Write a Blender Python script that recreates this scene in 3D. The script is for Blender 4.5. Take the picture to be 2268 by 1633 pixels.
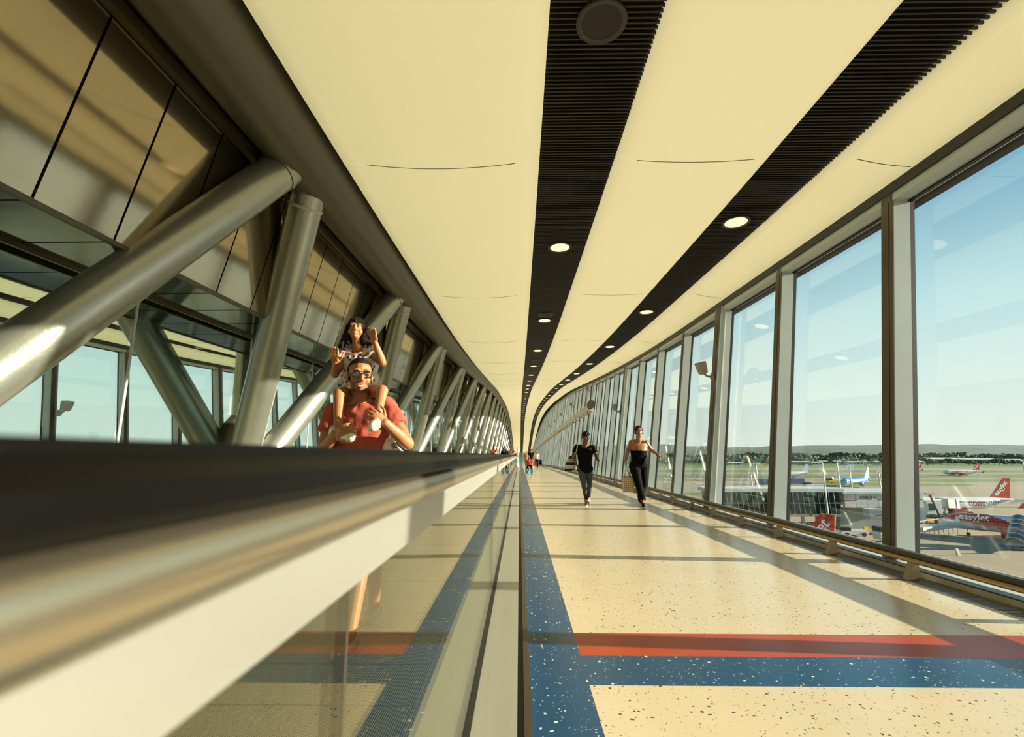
import bpy, bmesh, math, random
from mathutils import Vector, Matrix, noise as mnoise
random.seed(7)
for o in list(bpy.data.objects): bpy.data.objects.remove(o)
SC = bpy.context.scene
COL = SC.collection
# ------------------------------------------------------------------ camera
FPX = 1050.0; CAMZ = 1.05
PITCH = math.atan((1008.0-816.5)/FPX); YAW = math.atan((1151.0-1134.0)*math.cos(PITCH)/FPX)
cam = bpy.data.cameras.new('camera'); cam_o = bpy.data.objects.new('camera', cam); COL.objects.link(cam_o)
cam.sensor_width = 36.0; cam.lens = FPX/2268.0*36.0
cam_o.location = (0, 0, CAMZ); cam_o.rotation_euler = (math.pi/2+PITCH, 0, YAW)
cam.clip_start = 0.02; cam.clip_end = 20000
cam.dof.use_dof = True; cam.dof.focus_distance = 5.0; cam.dof.aperture_fstop = 5.0
SC.camera = cam_o
# ------------------------------------------------------------------ sky
W = bpy.data.worlds.new('sky'); SC.world = W; W.use_nodes = True
nt = W.node_tree; nt.nodes.clear()
tc = nt.nodes.new('ShaderNodeTexCoord'); sx = nt.nodes.new('ShaderNodeSeparateXYZ')
rp = nt.nodes.new('ShaderNodeValToRGB'); bg = nt.nodes.new('ShaderNodeBackground'); wo = nt.nodes.new('ShaderNodeOutputWorld')
nt.links.new(tc.outputs['Generated'], sx.inputs[0]); nt.links.new(sx.outputs[2], rp.inputs[0])
nt.links.new(rp.outputs[0], bg.inputs[0]); nt.links.new(bg.outputs[0], wo.inputs[0])
e = rp.color_ramp.elements
e[0].position = 0.0; e[0].color = (0.92, 0.97, 0.86, 1)
e[1].position = 1.0; e[1].color = (0.10, 0.26, 0.44, 1)
for p_, c_ in ((0.10, (0.80, 0.95, 0.88, 1)), (0.24, (0.58, 0.83, 0.86, 1)), (0.42, (0.21, 0.47, 0.64, 1)), (0.65, (0.14, 0.35, 0.54, 1))):
    q = e.new(p_); q.color = c_
bg.inputs[1].default_value = 1.0
# ------------------------------------------------------------------ sun, low on the right
sd = bpy.data.lights.new('sun', 'SUN'); so = bpy.data.objects.new('sun', sd); COL.objects.link(so)
sd.energy = 18.0; sd.color = (1.0, 0.88, 0.66); sd.angle = math.radians(0.55)
so.rotation_euler = Vector((-1.0, 0.07, -0.245)).to_track_quat('-Z', 'Y').to_euler()
so.location = (60, -4, 20)
VS = SC.view_settings
VS.view_transform = 'Standard'; VS.look = 'None'; VS.gamma = 1.0; VS.use_curve_mapping = False; VS.exposure = 0.0
# ------------------------------------------------------------------ helpers
_cp, _sp, _cy, _sy = math.cos(PITCH), math.sin(PITCH), math.cos(YAW), math.sin(YAW)
_R = Vector((_cy, _sy, 0)); _F = Vector((-_sy*_cp, _cy*_cp, _sp)); _U = _R.cross(_F)
def at(px, py, Y):
    d = _R*(px-1134)+_U*(816.5-py)+_F*FPX
    t = Y/d.y
    return Vector((d.x*t, Y, CAMZ+d.z*t))
def atz(px, py, z):
    d = _R*(px-1134)+_U*(816.5-py)+_F*FPX
    t = (z-CAMZ)/d.z
    return Vector((d.x*t, d.y*t, z))
def spline(pts):
    def fn(y):
        if y <= pts[0][0]: return pts[0][1]
        for i in range(len(pts)-1):
            if y <= pts[i+1][0]:
                x0, a = pts[i]; x1, b = pts[i+1]
                ma = (pts[i+1][1]-pts[max(i-1,0)][1])/(pts[i+1][0]-pts[max(i-1,0)][0])
                mb = (pts[min(i+2,len(pts)-1)][1]-pts[i][1])/(pts[min(i+2,len(pts)-1)][0]-pts[i][0])
                h = x1-x0; t = (y-x0)/h
                return (2*t**3-3*t*t+1)*a+(t**3-2*t*t+t)*h*ma+(-2*t**3+3*t*t)*b+(t**3-t*t)*h*mb
        return pts[-1][1]
    return fn
ZC = spline([(-8,4.15),(0,4.13),(2.8,4.15),(5,4.19),(8,4.28),(14,4.5),(22,5.02),(30,5.68),(40,6.5),(50,7.1),(64,7.8),(78,8.2),(92,8.2),(108,7.5),(125,6.0),(145,3.7),(165,2.0),(185,1.6)])
def ZF(y):
    t = max(0.0, y-8.0)
    return -0.00014*t*t if y < 80 else -0.00014*72*72-0.00014*2*72*(y-80)
YEND = 168.0
AX = -3.95                      # the bridge is symmetric about this plane
def mx(x, side): return x if side > 0 else 2*AX-x
def XW(z): return 3.65+0.135*z  # inner face of the leaning glass wall
class MB:
    def __init__(s): s.v = []; s.f = []; s.sm = []
    def add(s, vs, fs, smooth=False):
        n = len(s.v); s.v += [tuple(v) for v in vs]; s.f += [tuple(i+n for i in f) for f in fs]; s.sm += [smooth]*len(fs); return s
    def box(s, x0, x1, y0, y1, z0, z1):
        return s.add([(x0,y0,z0),(x1,y0,z0),(x1,y1,z0),(x0,y1,z0),(x0,y0,z1),(x1,y0,z1),(x1,y1,z1),(x0,y1,z1)],
                     [(0,3,2,1),(4,5,6,7),(0,1,5,4),(1,2,6,5),(2,3,7,6),(3,0,4,7)])
    def hexa(s, p):  # 8 points ordered like box
        return s.add(p, [(0,3,2,1),(4,5,6,7),(0,1,5,4),(1,2,6,5),(2,3,7,6),(3,0,4,7)])
    def quad(s, a, b, c, d): return s.add([a,b,c,d], [(0,1,2,3)])
    def obox(s, c, ax, ay, az):  # centre and half axes
        c = Vector(c); ax = Vector(ax); ay = Vector(ay); az = Vector(az)
        return s.hexa([c-ax-ay-az, c+ax-ay-az, c+ax+ay-az, c-ax+ay-az, c-ax-ay+az, c+ax-ay+az, c+ax+ay+az, c-ax+ay+az])
    def tube(s, p0, p1, r0, r1=None, n=16, cap=True):
        p0 = Vector(p0); p1 = Vector(p1); r1 = r0 if r1 is None else r1
        q = (p1-p0).normalized().to_track_quat('Z', 'Y'); a = q @ Vector((1,0,0)); b = q @ Vector((0,1,0))
        vs = []
        for p, r in ((p0,r0),(p1,r1)):
            for i in range(n):
                t = 2*math.pi*i/n; vs.append(p+a*math.cos(t)*r+b*math.sin(t)*r)
        s.add(vs, [(i,(i+1)%n,n+(i+1)%n,n+i) for i in range(n)], True)
        if cap: s.add(vs, [tuple(range(n-1,-1,-1)), tuple(range(n,2*n))])
        return s
    def path(s, pts, r, n=8, closed=False):
        pts = [Vector(p) for p in pts]; m = len(pts); vs = []
        rr = r if isinstance(r, (list, tuple)) else [r]*m
        up = None
        for i, p in enumerate(pts):
            if closed: d = pts[(i+1)%m]-pts[i-1]
            else: d = pts[min(i+1,m-1)]-pts[max(i-1,0)]
            d.normalize()
            if up is None: up = Vector((0,0,1)) if abs(d.z) < 0.9 else Vector((1,0,0))
            a = d.cross(up).normalized(); b = a.cross(d).normalized(); up = b
            for k in range(n):
                t = 2*math.pi*k/n; vs.append(p+(a*math.cos(t)+b*math.sin(t))*rr[i])
        fs = []
        for i in range(m if closed else m-1):
            j = (i+1)%m
            for k in range(n): fs.append((i*n+k, i*n+(k+1)%n, j*n+(k+1)%n, j*n+k))
        s.add(vs, fs, True)
        if not closed: s.add(vs, [tuple(range(n-1,-1,-1)), tuple(range((m-1)*n, m*n))])
        return s
    def sweepY(s, prof, ys, dz=lambda y: 0.0, closed=True, cap=True, smooth=False, dx=lambda y: 0.0):
        n = len(prof); vs = []
        for y in ys:
            d = dz(y)
            for (x, z) in prof: vs.append((x+dx(y), y, z+d))
        fs = []
        for i in range(len(ys)-1):
            for k in range(n if closed else n-1): fs.append((i*n+k, i*n+(k+1)%n, (i+1)*n+(k+1)%n, (i+1)*n+k))
        s.add(vs, fs, smooth)
        if closed and cap: s.add(vs, [tuple(range(n-1,-1,-1)), tuple(range((len(ys)-1)*n, len(ys)*n))])
        return s
    def lathe(s, prof, c=(0,0,0), axis='Z', n=24):  # prof: (r, h)
        vs = []
        for r, h in prof:
            for i in range(n):
                t = 2*math.pi*i/n; a, b = r*math.cos(t), r*math.sin(t)
                v = (a,b,h) if axis == 'Z' else (h,a,b) if axis == 'X' else (b,h,a)
                vs.append((v[0]+c[0], v[1]+c[1], v[2]+c[2]))
        return s.add(vs, [(i*n+k, i*n+(k+1)%n, (i+1)*n+(k+1)%n, (i+1)*n+k) for i in range(len(prof)-1) for k in range(n)], True)
    def ell(s, c, r, M=None, n=16, m=10):
        c = Vector(c); vs = []; fs = []
        for j in range(m+1):
            ph = math.pi*j/m
            for i in range(n):
                t = 2*math.pi*i/n; v = Vector((math.sin(ph)*math.cos(t)*r[0], math.sin(ph)*math.sin(t)*r[1], math.cos(ph)*r[2]))
                vs.append(c+(M @ v if M else v))
        for j in range(m):
            for i in range(n): fs.append((j*n+i, (j+1)*n+i, (j+1)*n+(i+1)%n, j*n+(i+1)%n))
        return s.add(vs, fs, True)
    def cap(s, p0, p1, r0, r1=None, n=14):  # tapered capsule
        r1 = r0 if r1 is None else r1; p0 = Vector(p0); p1 = Vector(p1)
        d = p1-p0; L = d.length
        if L < 1e-6: return s.ell(p0, (r0,r0,r0))
        q = d.normalized().to_track_quat('Z', 'Y'); a = q @ Vector((1,0,0)); b = q @ Vector((0,1,0)); z = d.normalized()
        rings = [(p0, r0*math.cos(t), -r0*math.sin(t)) for t in (1.5, 1.1, .7, .35)]+[(p0, r0, 0), (p1, r1, 0)]+[(p1, r1*math.cos(t), r1*math.sin(t)) for t in (.35, .7, 1.1, 1.5)]
        vs = []
        for p, r, h in rings:
            for i in range(n):
                t = 2*math.pi*i/n; vs.append(p+z*h+a*math.cos(t)*r+b*math.sin(t)*r)
        k = len(rings); s.add(vs, [(j*n+i, j*n+(i+1)%n, (j+1)*n+(i+1)%n, (j+1)*n+i) for j in range(k-1) for i in range(n)], True)
        return s.add(vs, [tuple(range(n-1,-1,-1)), tuple(range((k-1)*n, k*n))], True)
    def mesh(s, name, off=(0,0,0)):
        me = bpy.data.meshes.new(name)
        ox, oy, oz = off
        me.from_pydata([(x-ox, y-oy, z-oz) for x, y, z in s.v], [], s.f)
        me.polygons.foreach_set('use_smooth', s.sm)
        me.validate(); me.update(); return me
    def build(s, name, m, parent=None):
        off = wloc(parent)
        me = s.mesh(name, off); me.materials.append(m)
        return link(name, me, parent)
def wloc(o):
    v = Vector((0,0,0))
    while o is not None: v = v+o.location; o = o.parent
    return v
def link(name, me, parent=None):
    o = bpy.data.objects.new(name, me); COL.objects.link(o)
    if parent is not None: o.parent = parent
    return o
def tag(o, label=None, cat=None, group=None, kind=None):
    if label: o['label'] = label
    if cat: o['category'] = cat
    if group: o['group'] = group
    if kind: o['kind'] = kind
    return o
def thing(name, label, cat, loc=(0,0,0), group=None):
    o = bpy.data.objects.new(name, None); COL.objects.link(o); o.location = loc; o.empty_display_size = 0.2
    return tag(o, label, cat, group)
def struct(name, loc=(0,0,0), label=None):
    o = bpy.data.objects.new(name, None); COL.objects.link(o); o.location = loc; o['kind'] = 'structure'
    if label: o['label'] = label
    return o
def copy_tree(o, parent=None):
    c = o.copy(); COL.objects.link(c); c.parent = parent
    for ch in list(o.children): copy_tree(ch, c)
    return c
def setname(o, n): o.name = n; return o
# ------------------------------------------------------------------ materials
M = {}
def nodes(name):
    m = bpy.data.materials.new(name); m.use_nodes = True; t = m.node_tree
    return m, t, t.nodes['Principled BSDF']
def mat(key, col, rough=0.5, metal=0.0, var=0.0, scale=8.0, bump=0.0, bscale=60.0, spec=0.5, stretch=None, emit=None, es=0.0, coat=0.0, sheen=0.0):
    m, t, b = nodes(key)
    b.inputs['Base Color'].default_value = (*col, 1); b.inputs['Roughness'].default_value = rough
    b.inputs['Metallic'].default_value = metal; b.inputs['Specular IOR Level'].default_value = spec
    b.inputs['Coat Weight'].default_value = coat
    if var > 0 or bump > 0:
        c = t.nodes.new('ShaderNodeTexCoord'); mp = t.nodes.new('ShaderNodeMapping')
        t.links.new(c.outputs['Object'], mp.inputs[0])
        if stretch: mp.inputs['Scale'].default_value = stretch
    if var > 0:
        n = t.nodes.new('ShaderNodeTexNoise'); n.inputs['Scale'].default_value = scale; n.inputs['Detail'].default_value = 5
        t.links.new(mp.outputs[0], n.inputs[0])
        r = t.nodes.new('ShaderNodeValToRGB'); r.color_ramp.elements[0].position = .3; r.color_ramp.elements[1].position = .7
        r.color_ramp.elements[0].color = (*[max(0, x*(1-var)) for x in col], 1); r.color_ramp.elements[1].color = (*[min(1, x*(1+var)) for x in col], 1)
        t.links.new(n.outputs[0], r.inputs[0]); t.links.new(r.outputs[0], b.inputs['Base Color'])
    if bump > 0:
        n = t.nodes.new('ShaderNodeTexNoise'); n.inputs['Scale'].default_value = bscale; n.inputs['Detail'].default_value = 4
        t.links.new(mp.outputs[0], n.inputs[0])
        bp = t.nodes.new('ShaderNodeBump'); bp.inputs['Strength'].default_value = bump; bp.inputs['Distance'].default_value = 0.01
        t.links.new(n.outputs[0], bp.inputs['Height']); t.links.new(bp.outputs[0], b.inputs['Normal'])
    if emit:
        b.inputs['Emission Color'].default_value = (*emit, 1); b.inputs['Emission Strength'].default_value = es
    M[key] = m; return m
def speckle(key, base, chip, scale, frac, rough, chip2=None):
    m, t, b = nodes(key)
    b.inputs['Roughness'].default_value = rough; b.inputs['Specular IOR Level'].default_value = .35
    c = t.nodes.new('ShaderNodeTexCoord'); mp = t.nodes.new('ShaderNodeMapping'); t.links.new(c.outputs['Object'], mp.inputs[0])
    wn = t.nodes.new('ShaderNodeTexNoise'); wn.inputs['Scale'].default_value = scale*1.3
    t.links.new(mp.outputs[0], wn.inputs[0])
    ad = t.nodes.new('ShaderNodeVectorMath'); ad.operation = 'MULTIPLY_ADD'; ad.inputs[1].default_value = (.02,.02,.02)
    t.links.new(wn.outputs['Color'], ad.inputs[0]); t.links.new(mp.outputs[0], ad.inputs[2])
    prev = None
    n0 = t.nodes.new('ShaderNodeTexNoise'); n0.inputs['Scale'].default_value = 2.5; t.links.new(mp.outputs[0], n0.inputs[0])
    r0 = t.nodes.new('ShaderNodeValToRGB'); r0.color_ramp.elements[0].color = (*[x*.93 for x in base], 1); r0.color_ramp.elements[1].color = (*[min(1, x*1.05) for x in base], 1)
    t.links.new(n0.outputs[0], r0.inputs[0]); prev = r0.outputs[0]
    for (sc, fr, cc) in ((scale, frac, chip), (scale*2.3, frac*.8, chip2 or chip)):
        v = t.nodes.new('ShaderNodeTexVoronoi'); v.inputs['Scale'].default_value = sc; t.links.new(ad.outputs[0], v.inputs['Vector'])
        s = t.nodes.new('ShaderNodeSeparateColor'); t.links.new(v.outputs['Color'], s.inputs[0])
        a = t.nodes.new('ShaderNodeMath'); a.operation = 'LESS_THAN'; a.inputs[1].default_value = fr; t.links.new(s.outputs[0], a.inputs[0])
        md = t.nodes.new('ShaderNodeMath'); md.operation = 'MULTIPLY'; md.inputs[1].default_value = .34; t.links.new(s.outputs[1], md.inputs[0])
        dl = t.nodes.new('ShaderNodeMath'); dl.operation = 'LESS_THAN'; t.links.new(v.outputs['Distance'], dl.inputs[0]); t.links.new(md.outputs[0], dl.inputs[1])
        f = t.nodes.new('ShaderNodeMath'); f.operation = 'MULTIPLY'; t.links.new(a.outputs[0], f.inputs[0]); t.links.new(dl.outputs[0], f.inputs[1])
        mi = t.nodes.new('ShaderNodeMix'); mi.data_type = 'RGBA'; t.links.new(f.outputs[0], mi.inputs[0]); t.links.new(prev, mi.inputs[6]); mi.inputs[7].default_value = (*cc, 1)
        prev = mi.outputs[2]
    t.links.new(prev, b.inputs['Base Color'])
    bn = t.nodes.new('ShaderNodeTexNoise'); bn.inputs['Scale'].default_value = 14; t.links.new(mp.outputs[0], bn.inputs[0])
    bp = t.nodes.new('ShaderNodeBump'); bp.inputs['Strength'].default_value = .05; bp.inputs['Distance'].default_value = .01
    t.links.new(bn.outputs[0], bp.inputs['Height']); t.links.new(bp.outputs[0], b.inputs['Normal'])
    M[key] = m; return m
def glass(key, tint, f0=0.05, rough=0.0, refl=(1,1,1), graze=1.0):
    m = bpy.data.materials.new(key); m.use_nodes = True; t = m.node_tree; t.nodes.clear()
    o = t.nodes.new('ShaderNodeOutputMaterial'); mx_ = t.nodes.new('ShaderNodeMixShader'); tr = t.nodes.new('ShaderNodeBsdfTransparent'); gl = t.nodes.new('ShaderNodeBsdfGlossy')
    tr.inputs[0].default_value = (*tint, 1); gl.inputs['Color'].default_value = (*refl, 1); gl.inputs['Roughness'].default_value = rough
    lw = t.nodes.new('ShaderNodeLayerWeight'); lw.inputs[0].default_value = .5
    pw = t.nodes.new('ShaderNodeMath'); pw.operation = 'POWER'; pw.inputs[1].default_value = 5.0; t.links.new(lw.outputs['Facing'], pw.inputs[0])
    ml = t.nodes.new('ShaderNodeMath'); ml.operation = 'MULTIPLY_ADD'; ml.inputs[1].default_value = (1-f0)*graze; ml.inputs[2].default_value = f0; t.links.new(pw.outputs[0], ml.inputs[0])
    t.links.new(ml.outputs[0], mx_.inputs[0]); t.links.new(tr.outputs[0], mx_.inputs[1]); t.links.new(gl.outputs[0], mx_.inputs[2]); t.links.new(mx_.outputs[0], o.inputs[0])
    M[key] = m; return m
speckle('floor_cream', (0.58, 0.495, 0.35), (0.035, 0.045, 0.05), 46, .34, .22, (0.16, 0.11, 0.06))
speckle('floor_blue', (0.006, 0.058, 0.145), (0.72, 0.70, 0.55), 46, .24, .24, (0.45, 0.50, 0.48))
mat('floor_red', (0.36, 0.05, 0.016), .3, spec=.35, var=.08, scale=5)
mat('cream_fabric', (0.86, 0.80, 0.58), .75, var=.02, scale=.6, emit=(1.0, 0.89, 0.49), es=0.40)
mat('slat_dark', (0.005, 0.0045, 0.004), .6, spec=.2)
mat('slat_edge', (0.016, 0.0125, 0.010), .5, var=.3, scale=6)
mat('black', (0.006, 0.006, 0.006), .5)
mat('black_gloss', (0.008, 0.007, 0.006), .25)
mat('steel_paint', (0.34, 0.355, 0.32), .30, metal=.75, var=.05, scale=3, bump=.12, bscale=40)
mat('chord_paint', (0.115, 0.105, 0.075), .42, metal=.4, var=.08, scale=2, stretch=(1,.15,1))
mat('weld', (0.42, 0.40, 0.34), .5, metal=.3, bump=.6, bscale=120)
mat('clad_panel', (0.37, 0.31, 0.21), .085, metal=.95, var=.10, scale=1.2, bump=.05, bscale=3)
mat('soffit_panel', (0.13, 0.14, 0.12), .10, metal=.9, var=.15, scale=2, bump=.03, bscale=4)
mat('bronze_trim', (0.12, 0.095, 0.06), .38, metal=.7)
mat('mullion_grey', (0.43, 0.50, 0.52), .42, var=.04, scale=3)
mat('mullion_inner', (0.085, 0.072, 0.048), .42, metal=.3, var=.08, scale=3)  # mullion paint darkened: shade on room-facing sides put into colour; reused on trims
mat('white_line', (0.85, 0.83, 0.72), .4)
mat('sill_beige', (0.33, 0.32, 0.25), .45, var=.05)
mat('sill_white', (0.40, 0.43, 0.42), .4)
mat('rubber_brown', (0.020, 0.013, 0.008), .38)
mat('brass_tube', (0.36, 0.26, 0.13), .32, metal=.75, var=.08, scale=10, stretch=(1,.1,1))
mat('bracket_steel', (0.34, 0.28, 0.20), .34, metal=.7, var=.1, scale=12)
mat('grille_metal', (0.20, 0.18, 0.15), .45, metal=.5)
mat('handrail_rubber', (0.0012, 0.001, 0.0008), .45, spec=.10, var=.4, scale=10, stretch=(1,.05,1))
mat('rail_steel', (0.46, 0.40, 0.29), .26, metal=.95, var=.06, scale=20, stretch=(1,.02,1))
mat('rail_white', (0.50, 0.50, 0.47), .40, metal=.85, var=.03, scale=40, stretch=(1,.02,1))
mat('deck_steel', (0.37, 0.37, 0.32), .36, metal=.5, var=.04, scale=30, stretch=(1,.03,1))
mat('skirt_dark', (0.05, 0.042, 0.032), .4, metal=.4)
mat('pallet_metal', (0.60, 0.58, 0.44), .45, metal=.3)
mat('pallet_gap', (0.03, 0.03, 0.027), .6)
mat('yellow_line', (0.62, 0.36, 0.03), .5)
mat('lamp_ring', (0.05, 0.042, 0.035), .5)
mat('lamp_lens', (0.9, 0.75, 0.45), .4, emit=(1.0, 0.74, 0.38), es=1.5)
mat('speaker_cloth', (0.035, 0.028, 0.022), .8, bump=.2, bscale=300)
mat('fixture_grey', (0.28, 0.26, 0.20), .4, metal=.3)
mat('tube_fixture', (0.55, 0.53, 0.45), .4, metal=.3)
glass('wall_glass', (0.97, 0.99, 0.985), .035)
glass('balustrade_glass', (0.94, 0.96, 0.91), .04, graze=.74)
glass('partition_glass', (0.84, 0.91, 0.88), .035)
# ================================================================== BRIDGE
def frange(a, b, n): return [a+(b-a)*i/n for i in range(n+1)]
YS_LONG = frange(-4, 20, 12)+frange(23, YEND, 45)
# ---- floor
floor = struct('floor')
def strip(name, m, x0, x1, ys, z1, z0=None, parent=floor):
    z0 = z1-.02 if z0 is None else z0
    return MB().sweepY([(x0,z0),(x1,z0),(x1,z1),(x0,z1)], ys, ZF).build(name, m, parent)
strip('screed', M['floor_cream'], -11.6, 3.66, YS_LONG, -.006, -.25)
def zone(name, m, x0, x1, y0, y1):
    n = max(1, int((y1-y0)/4)); return strip(name, m, x0, x1, frange(y0, y1, n), 0.0, -.005)
BANDS = [(2.43, 2.76, 3.085), (46.0, 46.3, 46.65)]
zone('vinyl_sheet', M['floor_cream'], .32, 3.22, -4, 2.43); zone('vinyl_sheet', M['floor_cream'], .32, 3.22, 3.085, 46.0); zone('vinyl_sheet', M['floor_cream'], .32, 3.22, 46.65, YEND)
zone('vinyl_border', M['floor_blue'], .046, .32, -4, 46.65); zone('vinyl_border', M['floor_blue'], .046, .32, 46.65, YEND)
for a, b, c in BANDS:
    zone('vinyl_blue_band', M['floor_blue'], .32, 3.22, a, b); zone('vinyl_red_band', M['floor_red'], .32, 3.22, b, c)
zone('vinyl_sheet', M['floor_cream'], -11.1, -1.95, -4, YEND)
# linear floor grille: slats in one part, with the frame
g = MB()
y = -1.0
while y < 26:
    g.box(3.235, 3.49, y, y+.012, ZF(y)-.03, ZF(y)-.001); y += .03
gs = g.build('grille_slats', M['grille_metal'], floor); tag(gs, kind='stuff')
MB().box(3.22, 3.235, -4, 26, -.03, 0).box(3.22, 3.5, 26, 120, -1.9, -.32).build('grille_frame', M['grille_metal'], floor)
MB().sweepY([(3.24,-.06),(3.5,-.06),(3.5,-.045),(3.24,-.045)], YS_LONG, ZF).build('grille_tray', M['black'], floor)
MB().sweepY([(3.22,-.02),(3.5,-.02),(3.5,-.002),(3.22,-.002)], frange(26, YEND, 50), ZF).build('grille_cover', M['grille_metal'], floor)
# ---- glazed walls
POSTS = [5.02+2.28*k for k in range(-3, 72)]
def glazed_wall(side, name, label):
    w = struct(name, (mx(3.6, side), 0, 0), label)
    def P(x, y, z): return (mx(x, side), y, z)
    def sw(nm, prof, ys, dz, m):   # profile given on the right side
        pr = [(mx(a, side), b) for a, b in prof]
        if side < 0: pr.reverse()
        return MB().sweepY(pr, ys, dz).build(nm, m, w)
    sw('kerb', [(3.5,-.02),(3.60,-.02),(3.60,.044),(3.5,.040)], YS_LONG, ZF, M['sill_beige'])
    sw('kerb_joint', [(3.502,.040),(3.60,.044),(3.60,.052),(3.505,.050)], YS_LONG, ZF, M['black'])
    sw('ledge', [(3.60,-.04),(4.25,-.04),(4.25,.03),(3.60,.03)], YS_LONG, ZF, M['sill_white'])
    fine = frange(-4, 20, 24)+frange(22, YEND, 73)
    def head(nm, a, b, d0, d1, m):
        mb = MB(); vs = []
        for y in fine:
            z0 = ZC(y)-a; z1 = ZC(y)-b
            for (d, z) in ((d0,z0),(d1,z0),(d1,z1),(d0,z1)): vs.append(P(XW(z)+d, y, z))
        fs = []
        for i in range(len(fine)-1):
            for k in range(4): fs.append((i*4+k, i*4+(k+1)%4, i*4+4+(k+1)%4, i*4+4+k))
        mb.add(vs, fs); return mb.build(nm, m, w)
    head('head_gap_strip', .25, .12, -.02, .03, M['black']); head('head_frame', .34, .25, .0, .26, M['mullion_grey'])  # black strip: dark of the shadow gap over the frame put into colour
    head('head_gasket', .36, .34, .17, .22, M['black'])
    for k, y in enumerate(POSTS):
        big = (k % 4 == 1)
        zt = ZC(y)-.26; zb = ZF(y)+.03; hw = .085 if not big else .13; dp = .19; inn = 0.0 if not big else -.05
        def slab(a, b, d0, d1):
            return [P(XW(zb)+d0, a, zb), P(XW(zb)+d1, a, zb), P(XW(zb)+d1, b, zb), P(XW(zb)+d0, b, zb), P(XW(zt)+d0, a, zt), P(XW(zt)+d1, a, zt), P(XW(zt)+d1, b, zt), P(XW(zt)+d0, b, zt)]
        mu = MB().hexa(slab(y-hw, y+hw, .012+inn, dp)).build('mullion', M['mullion_grey'], w)
        MB().hexa(slab(y-hw, y-hw*.37, inn, .012+inn)).hexa(slab(y-hw*.30, y+hw*.30, inn-.004, .012+inn)).hexa(slab(y+hw*.37, y+hw, inn, .012+inn)).build('cover_strip', M['mullion_inner'], mu)
        MB().hexa(slab(y-hw, y+hw, dp, dp+.05)).build('gasket', M['black'], mu)
        if big: MB().hexa(slab(y-hw-.006, y-hw, .055, .068)).build('bead', M['white_line'], mu)
        if k+1 < len(POSTS):
            y2 = POSTS[k+1]; zt2 = ZC(y2)-.30; zb2 = ZF(y2)+.03
            q = []
            for d in (.215, .227):
                q.append([P(XW(zb)+d, y+.07, zb), P(XW(zb2)+d, y2-.07, zb2), P(XW(zt2)+d, y2-.07, zt2), P(XW(zt)+d, y+.07, zt)])
            a, b = q
            MB().hexa([a[0], b[0], b[1], a[1], a[3], b[3], b[2], a[2]]).build('pane', M['wall_glass'], w)
    return w
glazed_wall(1, 'wall_right', 'leaning glass wall with pale grey mullions beside the cream walkway')
glazed_wall(-1, 'wall_left', 'glass wall beyond the truss and the glass screen')
# ---- ceiling: fabric panels between seams, dark slatted strips
ceil = struct('ceiling')
SEAMS = [-4, -.1, 4.62]+[4.62+4.7*k for k in range(1, 35)]
SEAMS = [s for s in SEAMS if s < YEND]+[YEND]
def fabric(x0, x1, z0off, z1off, side, sag=.05, roll0=True, roll1=True):
    for i in range(len(SEAMS)-1):
        ya, yb = SEAMS[i]+.0005, SEAMS[i+1]-.0005
        ys = frange(ya, yb, 6)
        n = 16; vs = []
        for y in ys:
            zc = ZC(y)
            for k in range(n+1):
                t = k/n; x = x0+(x1-x0)*t; z = zc+z0off+(z1off-z0off)*t-sag*(1-(2*t-1)**2)
                r = .05
                if roll0 and t*(x1-x0) < r: z += (r-math.sqrt(max(0, r*r-(r-t*(x1-x0))**2)))*1.2
                if roll1 and (1-t)*(x1-x0) < r: z += (r-math.sqrt(max(0, r*r-(r-(1-t)*(x1-x0))**2)))*1.2
                vs.append((mx(x, side), y, z))
            vs.append((mx(x1, side), y, zc+max(z1off, z0off)+.14)); vs.append((mx(x0, side), y, zc+max(z0off, z1off)+.14))
        m = n+3; fs = []
        for j in range(len(ys)-1):
            for k in range(m): fs.append((j*m+k, j*m+(k+1)%m, (j+1)*m+(k+1)%m, (j+1)*m+k))
        mb = MB().add(vs, fs, True)
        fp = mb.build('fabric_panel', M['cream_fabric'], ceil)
        if i: MB().path([v for v in vs[2:n-1]], .0045, 6).build('seam', M['bronze_trim'], fp)
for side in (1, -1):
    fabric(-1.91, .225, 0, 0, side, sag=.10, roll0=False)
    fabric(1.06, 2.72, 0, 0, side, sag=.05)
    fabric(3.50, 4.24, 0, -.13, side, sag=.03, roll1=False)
def slat_strip(x0, x1, side):
    bk = MB(); 
    pr = [(mx(x0-.1, side), .17), (mx(x1+.1, side), .17), (mx(x1+.1, side), .19), (mx(x0-.1, side), .19)]
    if side < 0: pr.reverse()
    bk.sweepY(pr, YS_LONG, ZC); bk.build('slat_backing', M['slat_dark'], ceil)
    mb = MB(); y = -1.0
    xa, xb = sorted((mx(x0-.04, side), mx(x1+.04, side)))
    while y < (46 if side > 0 else 20):
        z = ZC(y); mb.box(xa, xb, y, y+.014, z+.09, z+.115); y += .046
    tag(mb.build('slats', M['slat_edge'], ceil), kind='stuff')
    pr = [(xa, .10), (xb, .10), (xb, .12), (xa, .12)]
    MB().sweepY(pr, frange(46 if side > 0 else 20, YEND, 50), ZC).build('slat_sheet', M['slat_dark'], ceil)
for side in (1, -1): slat_strip(.225, 1.06, side); slat_strip(2.72, 3.50, side)
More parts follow.
